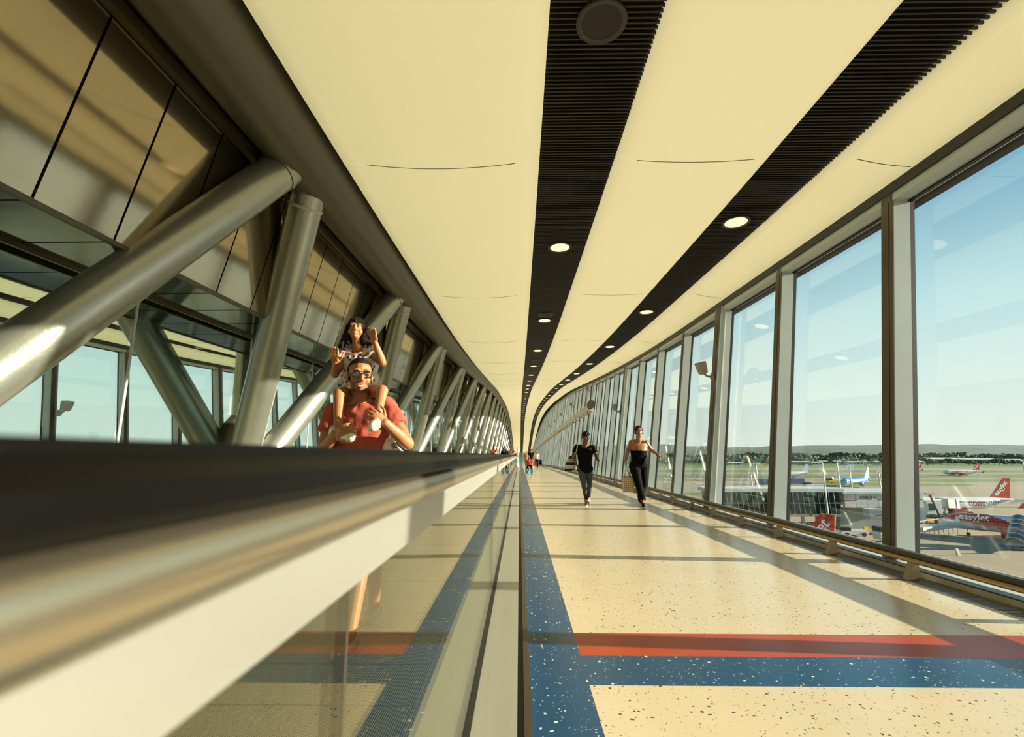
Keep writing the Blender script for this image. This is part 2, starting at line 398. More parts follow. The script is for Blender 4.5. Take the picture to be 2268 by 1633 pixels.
# roof above everything keeps the sun out of the void
MB().sweepY([(mx(4.9,-1), .35), (4.9, .35), (4.9, .5), (mx(4.9,-1), .5)], YS_LONG, ZC).build('roof_deck', M['slat_dark'], ceil)
for side in (1, -1):
    MB().sweepY(sorted([(mx(4.35, side), -.12), (mx(4.75, side), -.12), (mx(4.75, side), .5), (mx(4.35, side), .5)]) and [(mx(4.3,side), -.10), (mx(5.0,side), -.10), (mx(5.0,side), .5), (mx(4.3,side), .5)], YS_LONG, ZC, dx=lambda y: (XW(ZC(y))-XW(4.15))*side).build('roof_edge', M['slat_dark'], ceil)
# end wall of the bridge
ew = struct('wall_back')
MB().box(-11.8, 4.8, YEND, YEND+.3, ZF(YEND)-.3, ZF(YEND)+1.0).box(-11.8, 4.8, YEND, YEND+.3, ZC(YEND)-.9, ZC(YEND)+.6).build('end_panel', M['mullion_grey'], ew)
for x in (-11, -8, -5, -2, .5, 2.5, 4.4): MB().box(x-.1, x+.1, YEND, YEND+.25, ZF(YEND), ZC(YEND)).build('end_post', M['mullion_inner'], ew)
# rear closing wall behind the photographer
MB().box(-12, 4.6, -4.2, -4.0, -.2, 4.6).build('wall_front', M['mullion_grey'])['kind'] = 'structure'
# ---- twin-leaf tubular truss
tr = thing('roof_truss', 'grey tubular steel truss of paired diagonal struts running down the middle of the bridge', 'truss', (AX, 5, 0))
TOPS = [.05, 4.85, 9.40, 14.4, 19.9, 25.8, 32.4, 39.8, 47.0, 54.6, 63, 72, 81.5, 91, 100, 109, 118, 127, 136, 145]
BOTS = [2.4, 6.78]+[(TOPS[i]+TOPS[i+1])/2 for i in range(2, len(TOPS)-1)]
ZT = lambda y: ZC(y)+.13
for side in (1, -1):
    c = [(-2.37+.335*math.cos(2*math.pi*k/28), .335*math.sin(2*math.pi*k/28)) for k in range(28)]
    c = [(mx(a, side), b) for a, b in c]
    MB().sweepY(c, frange(-4, 30, 34)+frange(33, YEND, 45), ZT, smooth=True).build('top_chord', M['chord_paint'], tr)
    for j, yb in enumerate(BOTS):
        for s_, yt in ((-1, TOPS[j]), (1, TOPS[j+1])):
            p0 = Vector((mx(-2.44, side), yt-.20*s_, ZT(yt)-.1)); p1 = Vector((mx(-3.90, side), yb+.12*s_, .70+ZF(yb)))
            if yt < -1 : continue
            st = MB().tube(p0, p1, .195, n=24).build('strut', M['steel_paint'], tr)
            d = (p1-p0).normalized(); a = p0+d*.29
            MB().tube(a, a+d*.035, .204, n=24, cap=False).build('weld_bead', M['weld'], st)
        if side > 0:
            hz = MB(); z0 = ZF(yb)
            pr = [(-.55,0),(.55,0),(.42,1.05),(.30,1.42),(.12,1.56),(-.12,1.56),(-.30,1.42),(-.42,1.05)]
            n = len(pr); vs = [(AX+xx, yb+a, z0+b) for xx in (-.16, .16) for a, b in pr]
            hz.add(vs, [tuple(range(n)), tuple(range(2*n-1, n-1, -1))]+[(k, n+k, n+(k+1)%n, (k+1)%n) for k in range(n)])
            nh = hz.build('node_housing', M['steel_paint'], tr)
            pr2 = [(a*1.06, b*1.03) for a, b in pr]
            vs = [(AX+xx, yb+a, z0+b) for xx in (-.12, .12) for a, b in pr2]
            MB().add(vs, [tuple(range(n)), tuple(range(2*n-1, n-1, -1))]+[(k, n+k, n+(k+1)%n, (k+1)%n) for k in range(n)]).build('housing_rim', M['mullion_inner'], nh)
MB().sweepY([(AX+.2*math.cos(2*math.pi*k/20), .55+.2*math.sin(2*math.pi*k/20)) for k in range(20)], YS_LONG, ZF, smooth=True).build('bottom_chord', M['steel_paint'], tr)
# ---- metal cladding trough inside the truss
cl = thing('truss_cladding', 'brushed metal cladding trough with mirror-like soffit hung between the truss chords', 'cladding', (AX, 5, 2.6))
PW = .62
def cpanel(y0, y1, a, b, th, nm, m, side, parent=cl, mb=None):
    vs = []
    for y in (y0, y1):
        zc = ZC(y)
        for (x, z) in (a, b, (b[0]-th[0], b[1]+th[1]), (a[0]-th[0], a[1]+th[1])): vs.append((mx(x, side), y, zc+z))
    fs = [(0,1,2,3), (7,6,5,4)]+[(k, 4+k, 4+(k+1)%4, (k+1)%4) for k in range(4)]
    if mb is not None: mb.add(vs, fs); return None
    return MB().add(vs, fs).build(nm, m, parent)
far1, far2 = MB(), MB()
y = -1.60; k = 0
while y < 100:
    y1 = y+PW-.02
    near = y < 38
    cpanel(y, y1, (-2.80, -.13), (-3.105, -1.485), (.03, .01), 'side_panel', M['clad_panel'], 1, mb=None if near else far1)
    cpanel(y, y1, (-2.80, -.13), (-3.10, -1.42), (.03, .01), 'side_panel', M['clad_panel'], -1, mb=far1)
    cpanel(y, y1, (-3.16, -1.50), (-3.86, -1.50), (0, .03), 'soffit_panel', M['soffit_panel'], 1, mb=None if near else far2)
    cpanel(y, y1, (-3.16, -1.50), (-3.86, -1.50), (0, .03), 'soffit_panel', M['soffit_panel'], -1, mb=None if near else far2)
    y += PW; k += 1
tag(far1.build('side_panel_run', M['clad_panel'], cl), kind='stuff'); tag(far2.build('soffit_panel_run', M['soffit_panel'], cl), kind='stuff')
YT = frange(-3, 30, 33)+frange(32, 140, 54)
for side in (1, -1):
    def run(nm, prof, m):
        pr = [(mx(a, side), b) for a, b in prof]
        if side < 0: pr.reverse()
        MB().sweepY(pr, YT, ZC).build(nm, m, cl)
    run('top_rail', [(-2.80,-.12),(-2.72,-.12),(-2.70,-.04),(-2.78,-.04)], M['bronze_trim'])
    run('edge_rail', [(-3.16,-1.512),(-3.12,-1.512),(-3.11,-1.478),(-3.16,-1.478)], M['mullion_inner'])
    run('backing_sheet', [(-2.90,-.1),(-2.89,-.1),(-3.16,-1.44),(-3.17,-1.44)], M['black'])
MB().sweepY([(-3.86,-1.46),(2*AX+3.86,-1.46),(2*AX+3.86,-1.44),(-3.86,-1.44)][::-1], YT, ZC).build('slot_back', M['black'], cl)
MB().sweepY([(-4.8,-1.44),(-3.1,-1.44),(-3.1,-1.42),(-4.8,-1.42)], YT, ZC).build('soffit_backing', M['black'], cl)
for dx_ in (-.085, .085): MB().sweepY([(AX+dx_-.012,-1.54),(AX+dx_+.012,-1.54),(AX+dx_+.012,-1.46),(AX+dx_-.012,-1.46)], YT, ZC).build('slot_rail', M['bronze_trim'], cl)
MB().sweepY([(-2.85,-.02),(-2.45,-.02),(-2.45,.02),(-2.85,.02)], YT, ZC).build('gap_strip', M['black'], cl)
# ---- glass screen on hanger rods
gp = thing('glass_screen', 'green-tinted glass screen on thin hanger rods down the centre of the bridge', 'partition', (AX, 4, 0))
yy = .45
while yy < 60:
    zt = ZC(yy)-1.5; MB().tube((AX, yy, ZF(yy)), (AX, yy, zt), .013, n=8).build('hanger_rod', M['sill_white'], gp)
    y2 = yy+2.1
    a = AX-.03
    MB().hexa([(a,yy+.03,ZF(yy)+.05),(a+.012,yy+.03,ZF(yy)+.05),(a+.012,y2-.03,ZF(y2)+.05),(a,y2-.03,ZF(y2)+.05),(a,yy+.03,zt),(a+.012,yy+.03,zt),(a+.012,y2-.03,ZC(y2)-1.5),(a,y2-.03,ZC(y2)-1.5)]).build('pane', M['partition_glass'], gp)
    yy += 2.1
# ---- bumper rail along the glass wall
br = thing('bumper_rail', 'low brass bumper rail on slanting brackets along the glass wall', 'rail', (3.4, 5, 0))
YR = frange(-3, 20, 23)+frange(22, 150, 64)
MB().sweepY([(3.345,.192),(3.36,.184),(3.42,.184),(3.435,.192),(3.435,.216),(3.42,.226),(3.36,.226),(3.345,.216)], YR, ZF).build('rubber_cap', M['rubber_brown'], br)
MB().sweepY([(3.375+.026*math.cos(2*math.pi*k/14), .160+.026*math.sin(2*math.pi*k/14)) for k in range(14)], YR, ZF, smooth=True).build('tube', M['brass_tube'], br)
y = 1.05+.02
bp = None
for k in range(95):
    yb = 4.37-3*1.06+1.06*k; z = ZF(yb)
    if bp is None:
        bp = MB().hexa([(3.37,-.02,0),(3.47,-.02,0),(3.47,.02,0),(3.37,.02,0),(3.35,-.022,.16),(3.43,-.022,.16),(3.43,.022,.16),(3.35,.022,.16)])
        bp = MB().hexa([(3.30,-.035,0.001),(3.39,-.035,0.001),(3.39,.035,0.001),(3.30,.035,0.001),(3.36,-.045,.15),(3.40,-.045,.15),(3.40,.025,.15),(3.36,.025,.15)])
        me = bp.mesh('bracket', wloc(br)); me.materials.append(M['bracket_steel'])
    o = link('bracket', me, br); o.location = (0, yb, z)
# ---- moving walkway
mw = thing('moving_walkway', 'moving walkway with black handrail and glass balustrades left of the cream floor', 'moving walkway', (-.95, 5, 0))
WY0, WY1 = -2.2, 36.5
YWk = frange(WY0, WY1, 30)
GX = -.157; CW = -.95
for side, nm in ((1, 'near'), (-1, 'far')):
    def wm(x): return x if side > 0 else 2*CW-x
    def run(n_, prof, m, smooth=False, ys=YWk):
        pr = [(wm(GX+a), b) for a, b in prof]
        if side < 0: pr.reverse()
        return MB().sweepY(pr, ys, ZF, smooth=smooth).build(n_, m, mw)
    hr = run('handrail', [(-.040,1.027),(.040,1.027),(.046,1.032),(.046,1.042),(.038,1.050),(.020,1.054),(-.020,1.055),(-.038,1.054),(-.046,1.044),(-.046,1.034)], M['handrail_rubber'])
    for a in (-.034, -.012, .012, .034):
        pr = [(wm(GX+a-.004), 1.0520-abs(a)*.06), (wm(GX+a+.004), 1.0520-abs(a)*.06), (wm(GX+a+.004), 1.0560-abs(a)*.05), (wm(GX+a-.004), 1.0560-abs(a)*.05)]
        MB().sweepY(pr if side > 0 else pr[::-1], YWk, ZF).build('handrail_rib', M['handrail_rubber'], hr)
    prof = [(.030,1.028)]+[(.022+.017*math.cos(t), 1.0085+.0195*math.sin(t)) for t in [1.3-2.6*k/9 for k in range(10)]]+[(.022,.988),(-.022,.988)]+[(-.022-.017*math.cos(t), 1.0085+.0195*math.sin(t)) for t in [-1.3+2.6*k/9 for k in range(10)]]+[(-.030,1.028)]
    run('rail_profile', prof, M['rail_steel'], smooth=True)
    run('rail_fascia', [(-.018,.942),(.018,.942),(.020,.989),(-.020,.989)], M['rail_white'])
    # glass panes
    y = WY0
    while y < WY1-.1:
        # joints fall at 2.55 + 2.32 k
        y2 = min(WY1, y+2.32) if y > WY0+.01 else 0.45
        z0, z1 = ZF(y), ZF(y2)
        xa, xb = sorted((wm(GX-.005), wm(GX+.005)))
        MB().hexa([(xa,y+.004,z0+.24),(xb,y+.004,z0+.24),(xb,y2-.004,z1+.24),(xa,y2-.004,z1+.24),(xa,y+.004,z0+.95),(xb,y+.004,z0+.95),(xb,y2-.004,z1+.95),(xa,y2-.004,z1+.95)]).build('glass_pane', M['balustrade_glass'], mw)
        if y2 < WY1: MB().box(xa, xb, y2-.0016, y2+.0016, z1+.28, z1+.945).build('pane_joint', M['mullion_inner'], mw)
        y = y2
    run('glass_channel', [(-.016,.22),(.016,.22),(.016,.283),(-.016,.283)], M['black'])
    run('outer_deck', [(.016,.262),(.147,.262),(.147,.28),(.016,.28)], M['deck_steel'])
    run('outer_panel', [(.130,.0),(.140,.0),(.140,.262),(.130,.262)], M['black'])
    run('shadow_gap', [(.128,-.004),(.172,-.004),(.172,.004),(.128,.004)], M['black'])
    run('floor_trim', [(.172,-.002),(.203,-.002),(.203,.012),(.172,.012)], M['bronze_trim'])
    run('inner_deck', [(-.155,.262),(-.016,.262),(-.016,.28),(-.155,.28)], M['deck_steel'])
    run('skirt', [(-.215,.02),(-.205,.02),(-.150,.262),(-.158,.275)], M['skirt_dark'])
    run('safety_line', [(-.235,.012),(-.217,.012),(-.217,.03),(-.235,.03)], M['yellow_line'])
    MB().path([(wm(GX), WY1-.05+.19*math.sin(t), ZF(WY1)+.845+.20*math.cos(t)) for t in [math.pi*k/10 for k in range(11)]], .035).build('handrail_return', M['handrail_rubber'], mw)
    MB().tube((wm(GX), WY1+.1, ZF(WY1)), (wm(GX), WY1+.1, ZF(WY1)+1.75), .05, n=12).build('end_bollard', M['sill_white'], mw)
pal = MB(); x0, x1 = 2*CW-(GX-.235), GX-.235
pal.box(x0, x1, 0, .396, -.02, .006)
n = int((x1-x0)/.0092)
for k in range(n):
    xx = x0+(k+.25)*.0092; pal.box(xx, xx+.0042, .003, .393, .006, .016)
pme = pal.mesh('pallet'); pme.materials.append(M['pallet_metal']); pme.materials.append(M['pallet_gap'])
for q_ in list(pme.polygons)[:6]: q_.material_index = 1
y = WY0
while y < WY1-.3:
    o = link('pallet', pme, mw); o.location = (0, y, ZF(y+.2)); o.location -= wloc(mw); y += .40
strip('walkway_bed', M['pallet_gap'], x0-.05, x1+.05, YWk, -.004, -.02, mw)
strip('landing_plate', M['deck_steel'], 2*CW-.05, .046, frange(WY1, WY1+3, 2), .002, -.02, mw)
# ---- downlights and speakers in the slat strips
def disc_lamp(lit, label, group, cat='downlight'):
    r = thing('downlight' if lit else 'ceiling_speaker', label, cat, (0,0,0), group)
    MB().lathe([(.150,.012),(.185,.0),(.19,.006),(.19,.03),(.150,.035)], n=28).build('ring', M['lamp_ring'], r)
    if lit: MB().lathe([(.0,.026),(.09,.022),(.150,.010)], n=28).build('lens', M['lamp_lens'], r)
    else: MB().lathe([(.0,.010),(.10,.012),(.150,.014)], n=28).build('cover', M['speaker_cloth'], r)
    return r
proto_l = disc_lamp(True, 'x', None); proto_s = disc_lamp(False, 'x', None, 'speaker')
ORD = ['nearest', 'second', 'third', 'fourth', 'fifth', 'sixth', 'seventh', 'eighth']
used = {'l': False, 's': False}
def place(pr, key, x, y, label, group):
    o = pr if not used[key] else copy_tree(pr)
    used[key] = True
    o.location = (x, y, ZC(y)+.062); o['label'] = label; o['group'] = group
    return o
XA, XB = .655, 3.08
place(proto_s, 's', .62, 3.03, 'large round dark speaker nearest the camera in the central slat strip', 'ceiling speakers')
for j, (px, py) in enumerate(((1207, 698), (1192, 805))):
    p = atz(px, py, 4.45 if j == 0 else 4.75); place(proto_s, 's', XA, p.y, ('unlit round speaker just before the second lit downlight of the central strip', 'small unlit round speaker further along the central strip')[j], 'ceiling speakers')
LA = [7.15, 11.9, 16.6]+[16.6+4.7*k for k in range(1, 28)]
for k, y in enumerate(LA):
    lab = f'{ORD[k]} lit downlight from the camera in the central slat strip' if k < 6 else 'tiny lit downlight far along the central slat strip'
    place(proto_l, 'l', XA, y, lab, 'downlights of the central slat strip')
for k, y in enumerate([6.3, 11.1]+[11.1+4.7*k for k in range(1, 28)]):
    lab = f'{ORD[k]} lit downlight from the camera in the right-hand slat strip' if k < 6 else 'tiny lit downlight far along the right-hand slat strip'
    place(proto_l, 'l', XB, y, lab, 'downlights of the right-hand slat strip')
# ---- uplighter fixtures on mullions
def uplight(label, x, y, z, s):
    r = thing('uplighter', label, 'wall lamp', (x, y, z), 'uplighters on the mullions')
    MB().lathe([(0,.012*-1),(.07,-.012),(.085,0),(.085,.02),(.0,.03)], (x, y, z), 'X', 20).build('mount', M['fixture_grey'], r)
    MB().path([(x, y, z), (x-.09*s, y, z+.01), (x-.15*s, y, z+.06)], .022).build('arm', M['fixture_grey'], r)
    c = Vector((x-.20*s, y-.02, z+.17)); up = Vector((-.28*s, -.12, 1)).normalized(); a = Vector((0,1,.1)).normalized(); b = up.cross(a).normalized(); a = b.cross(up)
    h = MB(); vs = []
    for t, wa, wb in ((-.12,.05,.045),(-.10,.08,.065),(.0,.095,.075),(.13,.11,.08)):
        for sx_, sy_ in ((-1,-1),(1,-1),(1,1),(-1,1)): vs.append(c+up*t+a*wa*sx_+b*wb*sy_)
    h.add(vs, [(3,2,1,0),(12,13,14,15)]+[(i*4+k, i*4+(k+1)%4, i*4+4+(k+1)%4, i*4+4+k) for i in range(3) for k in range(4)])
    hd = h.build('lamp_head', M['fixture_grey'], r)
    MB().obox(c+up*.132, a*.10, b*.07, up*.004).build('lamp_glass', M['sill_white'], hd)
    return r
uplight('grey uplighter on the mullion above the strapless woman, nearest on the glass wall', XW(2.55)-.06, POSTS[5]+.05, 2.62, 1)
uplight('grey uplighter on the second wide mullion along the glass wall', XW(2.6)-.06, POSTS[9]+.05, 2.72, 1)
for k in (13, 17, 21, 25, 29): uplight('small grey uplighter above the long tube luminaire on the far glass wall', XW(4.6)-.06, POSTS[k]+.05, 4.75, 1)
uplight('flat grey uplighter on the far left mullion beyond the truss', 2*AX-XW(2.0)+.06, POSTS[6]+.05, 2.1, -1)
# ---- long tube luminaire on the tall part of the wall
tl = thing('tube_luminaire', 'long pale tube luminaire running along the far glass wall', 'luminaire', (3.9, 26, 3.8))
pts = frange(26, 128, 17)
zl = lambda y: 3.72+ZF(y)*1.0
for i in range(len(pts)-1):
    a, b = pts[i]+.06, pts[i+1]-.06
    s_ = MB().tube((XW(zl(a))-.26, a, zl(a)), (XW(zl(b))-.26, b, zl(b)), .17, n=16).build('tube_segment', M['tube_fixture'], tl)
    MB().tube((XW(zl(a))-.26, a-.06, zl(a)), (XW(zl(a))-.26, a+.02, zl(a)), .175, n=16).build('joint_ring', M['black'], s_)
    for f in (.2, .5, .8):
        y = a+(b-a)*f; MB().obox((XW(zl(y))-.14, y, zl(y)-.22), (.14,0,.03), (0,.25,0), (0,0,.05)).build('bracket', M['fixture_grey'], s_)
MB().tube((XW(3.75)-.26, 25.7, 3.78), (XW(3.75)-.26, 26.0, 3.74), .22, n=16).build('end_cap', M['mullion_inner'], tl)
# ================================================================== AIRFIELD
GZ = -18.5; K = 0.78   # apron level; K scales the survey distances below to that level
mat('concrete', (0.25, 0.195, 0.125), .85, var=.12, scale=.02)
mat('tarmac', (0.085, 0.075, 0.06), .85, var=.12, scale=.02)
mat('taxiway', (0.22, 0.185, 0.135), .85, var=.1, scale=.02)
mat('grass', (0.06, 0.135, 0.006), .9, var=.25, scale=.03)
mat('tree_green', (0.07, 0.10, 0.055), .9, var=.5, scale=.25, bump=.8, bscale=.6)
mat('tree_olive', (0.10, 0.11, 0.045), .9, var=.4, scale=.25, bump=.8, bscale=.6)
mat('trunk', (0.06, 0.045, 0.03), .9)
mat('hill', (0.055, 0.10, 0.115), 1.0, var=.2, scale=.004)  # bluish cast: distance haze is put into the hill colour
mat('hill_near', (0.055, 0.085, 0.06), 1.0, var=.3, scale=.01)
mat('shed_white', (0.45, 0.47, 0.45), .6, var=.05); mat('shed_grey', (0.26, 0.29, 0.29), .6, var=.1, scale=.3); mat('shed_roof', (0.40, 0.44, 0.43), .5)
mat('plane_white', (0.55, 0.57, 0.58), .3, coat=.3); mat('plane_red', (0.40, 0.03, 0.01), .32, coat=.3); mat('plane_grey', (0.35, 0.36, 0.36), .4, metal=.4)
mat('plane_blue', (0.03, 0.14, 0.36), .3, coat=.3); mat('plane_light_blue', (0.15, 0.33, 0.52), .3, coat=.3)
mat('letter_red', (0.40, 0.02, 0.015), .4); mat('letter_white', (0.85, 0.85, 0.85), .4); mat('letter_orange', (0.62, 0.10, 0.02), .4); mat('letter_black', (0.01, 0.01, 0.012), .4)
mat('dark_glass', (0.006, 0.035, 0.030), .08, spec=.3); mat('window_dark', (0.015, 0.02, 0.025), .2)
mat('tyre', (0.012, 0.012, 0.012), .8); mat('yellow_paint', (0.75, 0.45, 0.02), .5); mat('vehicle_blue', (0.02, 0.07, 0.16), .4); mat('steel_light', (0.55, 0.56, 0.54), .45, metal=.3)
mat('smoke_screen', (0.05, 0.06, 0.07), .15)
ground = struct('ground')
def gbox(nm, m, x0, x1, y0, y1, z=.0, t=.4):
    x0, x1, y0, y1 = x0*K, x1*K, y0*K, y1*K
    return MB().box(x0, x1, y0, y1, GZ+z-t, GZ+z).build(nm, m, ground)
gbox('apron', M['concrete'], -6000, 6000, -3000, 6500, 0, 2)
def gpoly(nm, m, pts, z):
    pts = [(x*K, y*K) for x, y in pts]
    n = len(pts); vs = [(x, y, GZ-.2) for x, y in pts]+[(x, y, GZ+z) for x, y in pts]
    return MB().add(vs, [tuple(range(n-1,-1,-1)), tuple(range(n, 2*n))]+[(k, (k+1)%n, n+(k+1)%n, n+k) for k in range(n)]).build(nm, m, ground)
gbox('outfield', M['grass'], -5500, 5500, 960, 6000, .05)
gbox('runway', M['taxiway'], -5500, 5500, 815, 960, .05); gbox('infield', M['grass'], -5500, 5500, 715, 815, .06)
gbox('taxiway', M['taxiway'], -5500, 5500, 650, 715, .05); gbox('taxiway_verge', M['grass'], -5500, 5500, 590, 640, .06)
gpoly('tarmac_lane', M['tarmac'], [(-3000,540),(420,540),(640,585),(-3000,600)], .07)
gpoly('grass_island', M['grass'], [(60,515),(330,505),(470,520),(700,530),(1200,525),(1200,490),(560,478),(380,470),(300,490)], .08)
gpoly('grass_island', M['grass'], [(440,560),(700,575),(1200,575),(1200,550),(640,548)], .08)
gpoly('grass_island', M['grass'], [(300,455),(395,430),(370,405),(260,402),(250,440)], .08)
gpoly('grass_island', M['grass'], [(480,448),(1200,458),(1200,415),(600,408),(420,432)], .08)
gpoly('grass_island', M['grass'], [(120,500),(250,492),(240,480),(130,485)], .08)
gbox('tarmac_lane', M['tarmac'], 215, 800, 268, 283, .05)
gpoly('grass_island', M['grass'], [(100,330),(185,330),(195,318),(100,316)], .08)
# hills
def hill(x0, x1, y, base, amp, seed, m, nm, depth):
    mb = MB(); n = 120; vs = []
    for j, (dy, f) in enumerate(((0,0),(depth*.35,.6),(depth*.7,1.0),(depth,.8))):
        for i in range(n+1):
            x = x0+(x1-x0)*i/n; h = base+amp*(mnoise.noise((x*.0006+seed, seed, 0))+.35*mnoise.noise((x*.003, seed, 2))+.12*mnoise.noise((x*.012, seed, 5)))
            vs.append((x, y+dy, GZ-2+max(2, h)*f))
    mb.add(vs, [(j*(n+1)+i, j*(n+1)+i+1, (j+1)*(n+1)+i+1, (j+1)*(n+1)+i) for j in range(3) for i in range(n)], True)
    o = mb.build(nm, m); o['kind'] = 'structure'; return o
hill(-9000, 12000, 6200, 165, 75, 3.3, M['hill'], 'hill', 2500)
hill(-7000, 9000, 2600, 52, 16, 7.7, M['hill_near'], 'hill', 600)
# trees
def tree_proto(seed, m):
    r = thing('tree', 'x', 'tree', (0,0,0))
    rnd = random.Random(seed); bm = bmesh.new()
    for i in range(16):
        a = rnd.random()*6.28; rr = rnd.random()*.40; rad = .15+rnd.random()*.15
        mtx = Matrix.Translation((math.cos(a)*rr, math.sin(a)*rr, .42+rnd.random()*.36)) @ Matrix.Diagonal((rad, rad, rad*.9, 1))
        bmesh.ops.create_icosphere(bm, subdivisions=2, radius=1.0, matrix=mtx)
    for v in bm.verts: v.co *= 1+.30*mnoise.noise(v.co*11+Vector((seed,0,0)))
    me = bpy.data.meshes.new('crown'); bm.to_mesh(me); bm.free(); me.materials.append(m); link('crown', me, r)
    MB().tube((0,0,-.02), (0,0,.5), .035, .02, 6).build('trunk', M['trunk'], r)
    return r
protos = [tree_proto(1, M['tree_green']), tree_proto(2, M['tree_green']), tree_proto(3, M['tree_olive'])]
usedp = [False]*3
TL = ['dark green tree in the row behind the runway', 'dark green tree in the row behind the runway', 'olive green tree in the row behind the runway']
rnd = random.Random(5)
def put_tree(x, y, h):
    x, y, h = x*K, y*K, h*K
    k = rnd.choice((0,0,1,1,2)); o = protos[k] if not usedp[k] else copy_tree(protos[k]); usedp[k] = True
    o.location = (x, y, GZ); s = h*(.85+.3*rnd.random()); o.scale = (s*1.2, s*1.2, s); o.rotation_euler = (0,0,rnd.random()*6)
    o['label'] = TL[k]; o['group'] = 'trees behind the runway'
px = 1340
while px < 2290:
    for row, (Y, h) in enumerate(((1235, 15), (1420, 21), (1620, 29))):
        Yj = Y+rnd.uniform(-50, 50); put_tree((px+rnd.uniform(-4,4)-1151)/1067*Yj, Yj, h)
    px += 14
# sheds beyond the runway
def shed(px0, px1, Y, h, label, m, roof=M['shed_roof'], d=30):
    Y *= K; h *= K
    x0 = (px0-1151)/1067*Y; x1 = (px1-1151)/1067*Y
    r = thing('shed', label, 'building', ((x0+x1)/2, Y, GZ), 'low buildings beyond the runway')
    MB().box(x0, x1, Y, Y+d, GZ, GZ+h).build('walls', m, r)
    MB().hexa([(x0-1,Y-1,GZ+h),(x1+1,Y-1,GZ+h),(x1+1,Y+d+1,GZ+h),(x0-1,Y+d+1,GZ+h),(x0-1,Y+d*.4,GZ+h*1.3),(x1+1,Y+d*.4,GZ+h*1.3),(x1+1,Y+d*.6,GZ+h*1.3),(x0-1,Y+d*.6,GZ+h*1.3)]).build('roof', roof, r)
    n = max(2, int((px1-px0)/7))
    for i in range(n):
        xa = x0+(x1-x0)*(i+.25)/n; xb = x0+(x1-x0)*(i+.75)/n
        MB().box(xa, xb, Y-.3, Y, GZ+h*.45, GZ+h*.8).build('window', M['window_dark'], r)
shed(1735, 1790, 1180, 8, 'long grey shed left of the tall light mast beyond the runway', M['shed_grey'])
shed(1790, 1812, 1170, 7, 'small pale shed behind the tall light mast', M['shed_white'])
shed(1868, 1902, 1175, 8, 'pale shed above the blue airliner', M['shed_white'])
shed(1908, 1938, 1180, 9, 'white two-storey shed beside the mullion', M['shed_white'])
shed(2014, 2034, 1170, 9, 'pale shed right of the thick mullion', M['shed_white'])
shed(2052, 2120, 1320, 14, 'large white-roofed hangar beyond the runway', M['shed_grey'], M['shed_white'], 60)
shed(2122, 2200, 1330, 13, 'long grey hangar right of the white-roofed hangar', M['shed_grey'], M['shed_roof'], 60)
shed(2205, 2250, 1340, 11, 'blue-grey low shed furthest right beyond the runway', M['vehicle_blue'])
shed(1610, 1640, 1190, 6, 'small grey shed seen through the third bay of glass', M['shed_grey'])
shed(1744, 1770, 2300, 14, 'distant white building at the foot of the hills', M['shed_white'])
# lettering
def lettering(name, body, size, m, org, xd, up, parent, ext=.05, bold=0.0, shear=0.0):
    cu = bpy.data.curves.new(name, 'FONT'); cu.body = body; cu.size = size; cu.extrude = ext; cu.offset = bold; cu.shear = shear; cu.resolution_u = 3
    o = bpy.data.objects.new(name, cu); COL.objects.link(o)
    dg = bpy.context.evaluated_depsgraph_get(); me = bpy.data.meshes.new_from_object(o.evaluated_get(dg)); bpy.data.objects.remove(o); bpy.data.curves.remove(cu)
    xd = Vector(xd).normalized(); up = Vector(up).normalized(); nn = xd.cross(up)
    T = Matrix((xd, up, nn)).transposed().to_4x4(); T.translation = Vector(org)-wloc_local(parent)
    me.transform(T); me.materials.clear(); me.materials.append(m); me.name = name
    return link(name, me, parent)
def wloc_local(p): return Vector((0,0,0)) if p is None else wloc(p) if p.get('_w', 0) else Vector((0,0,0))
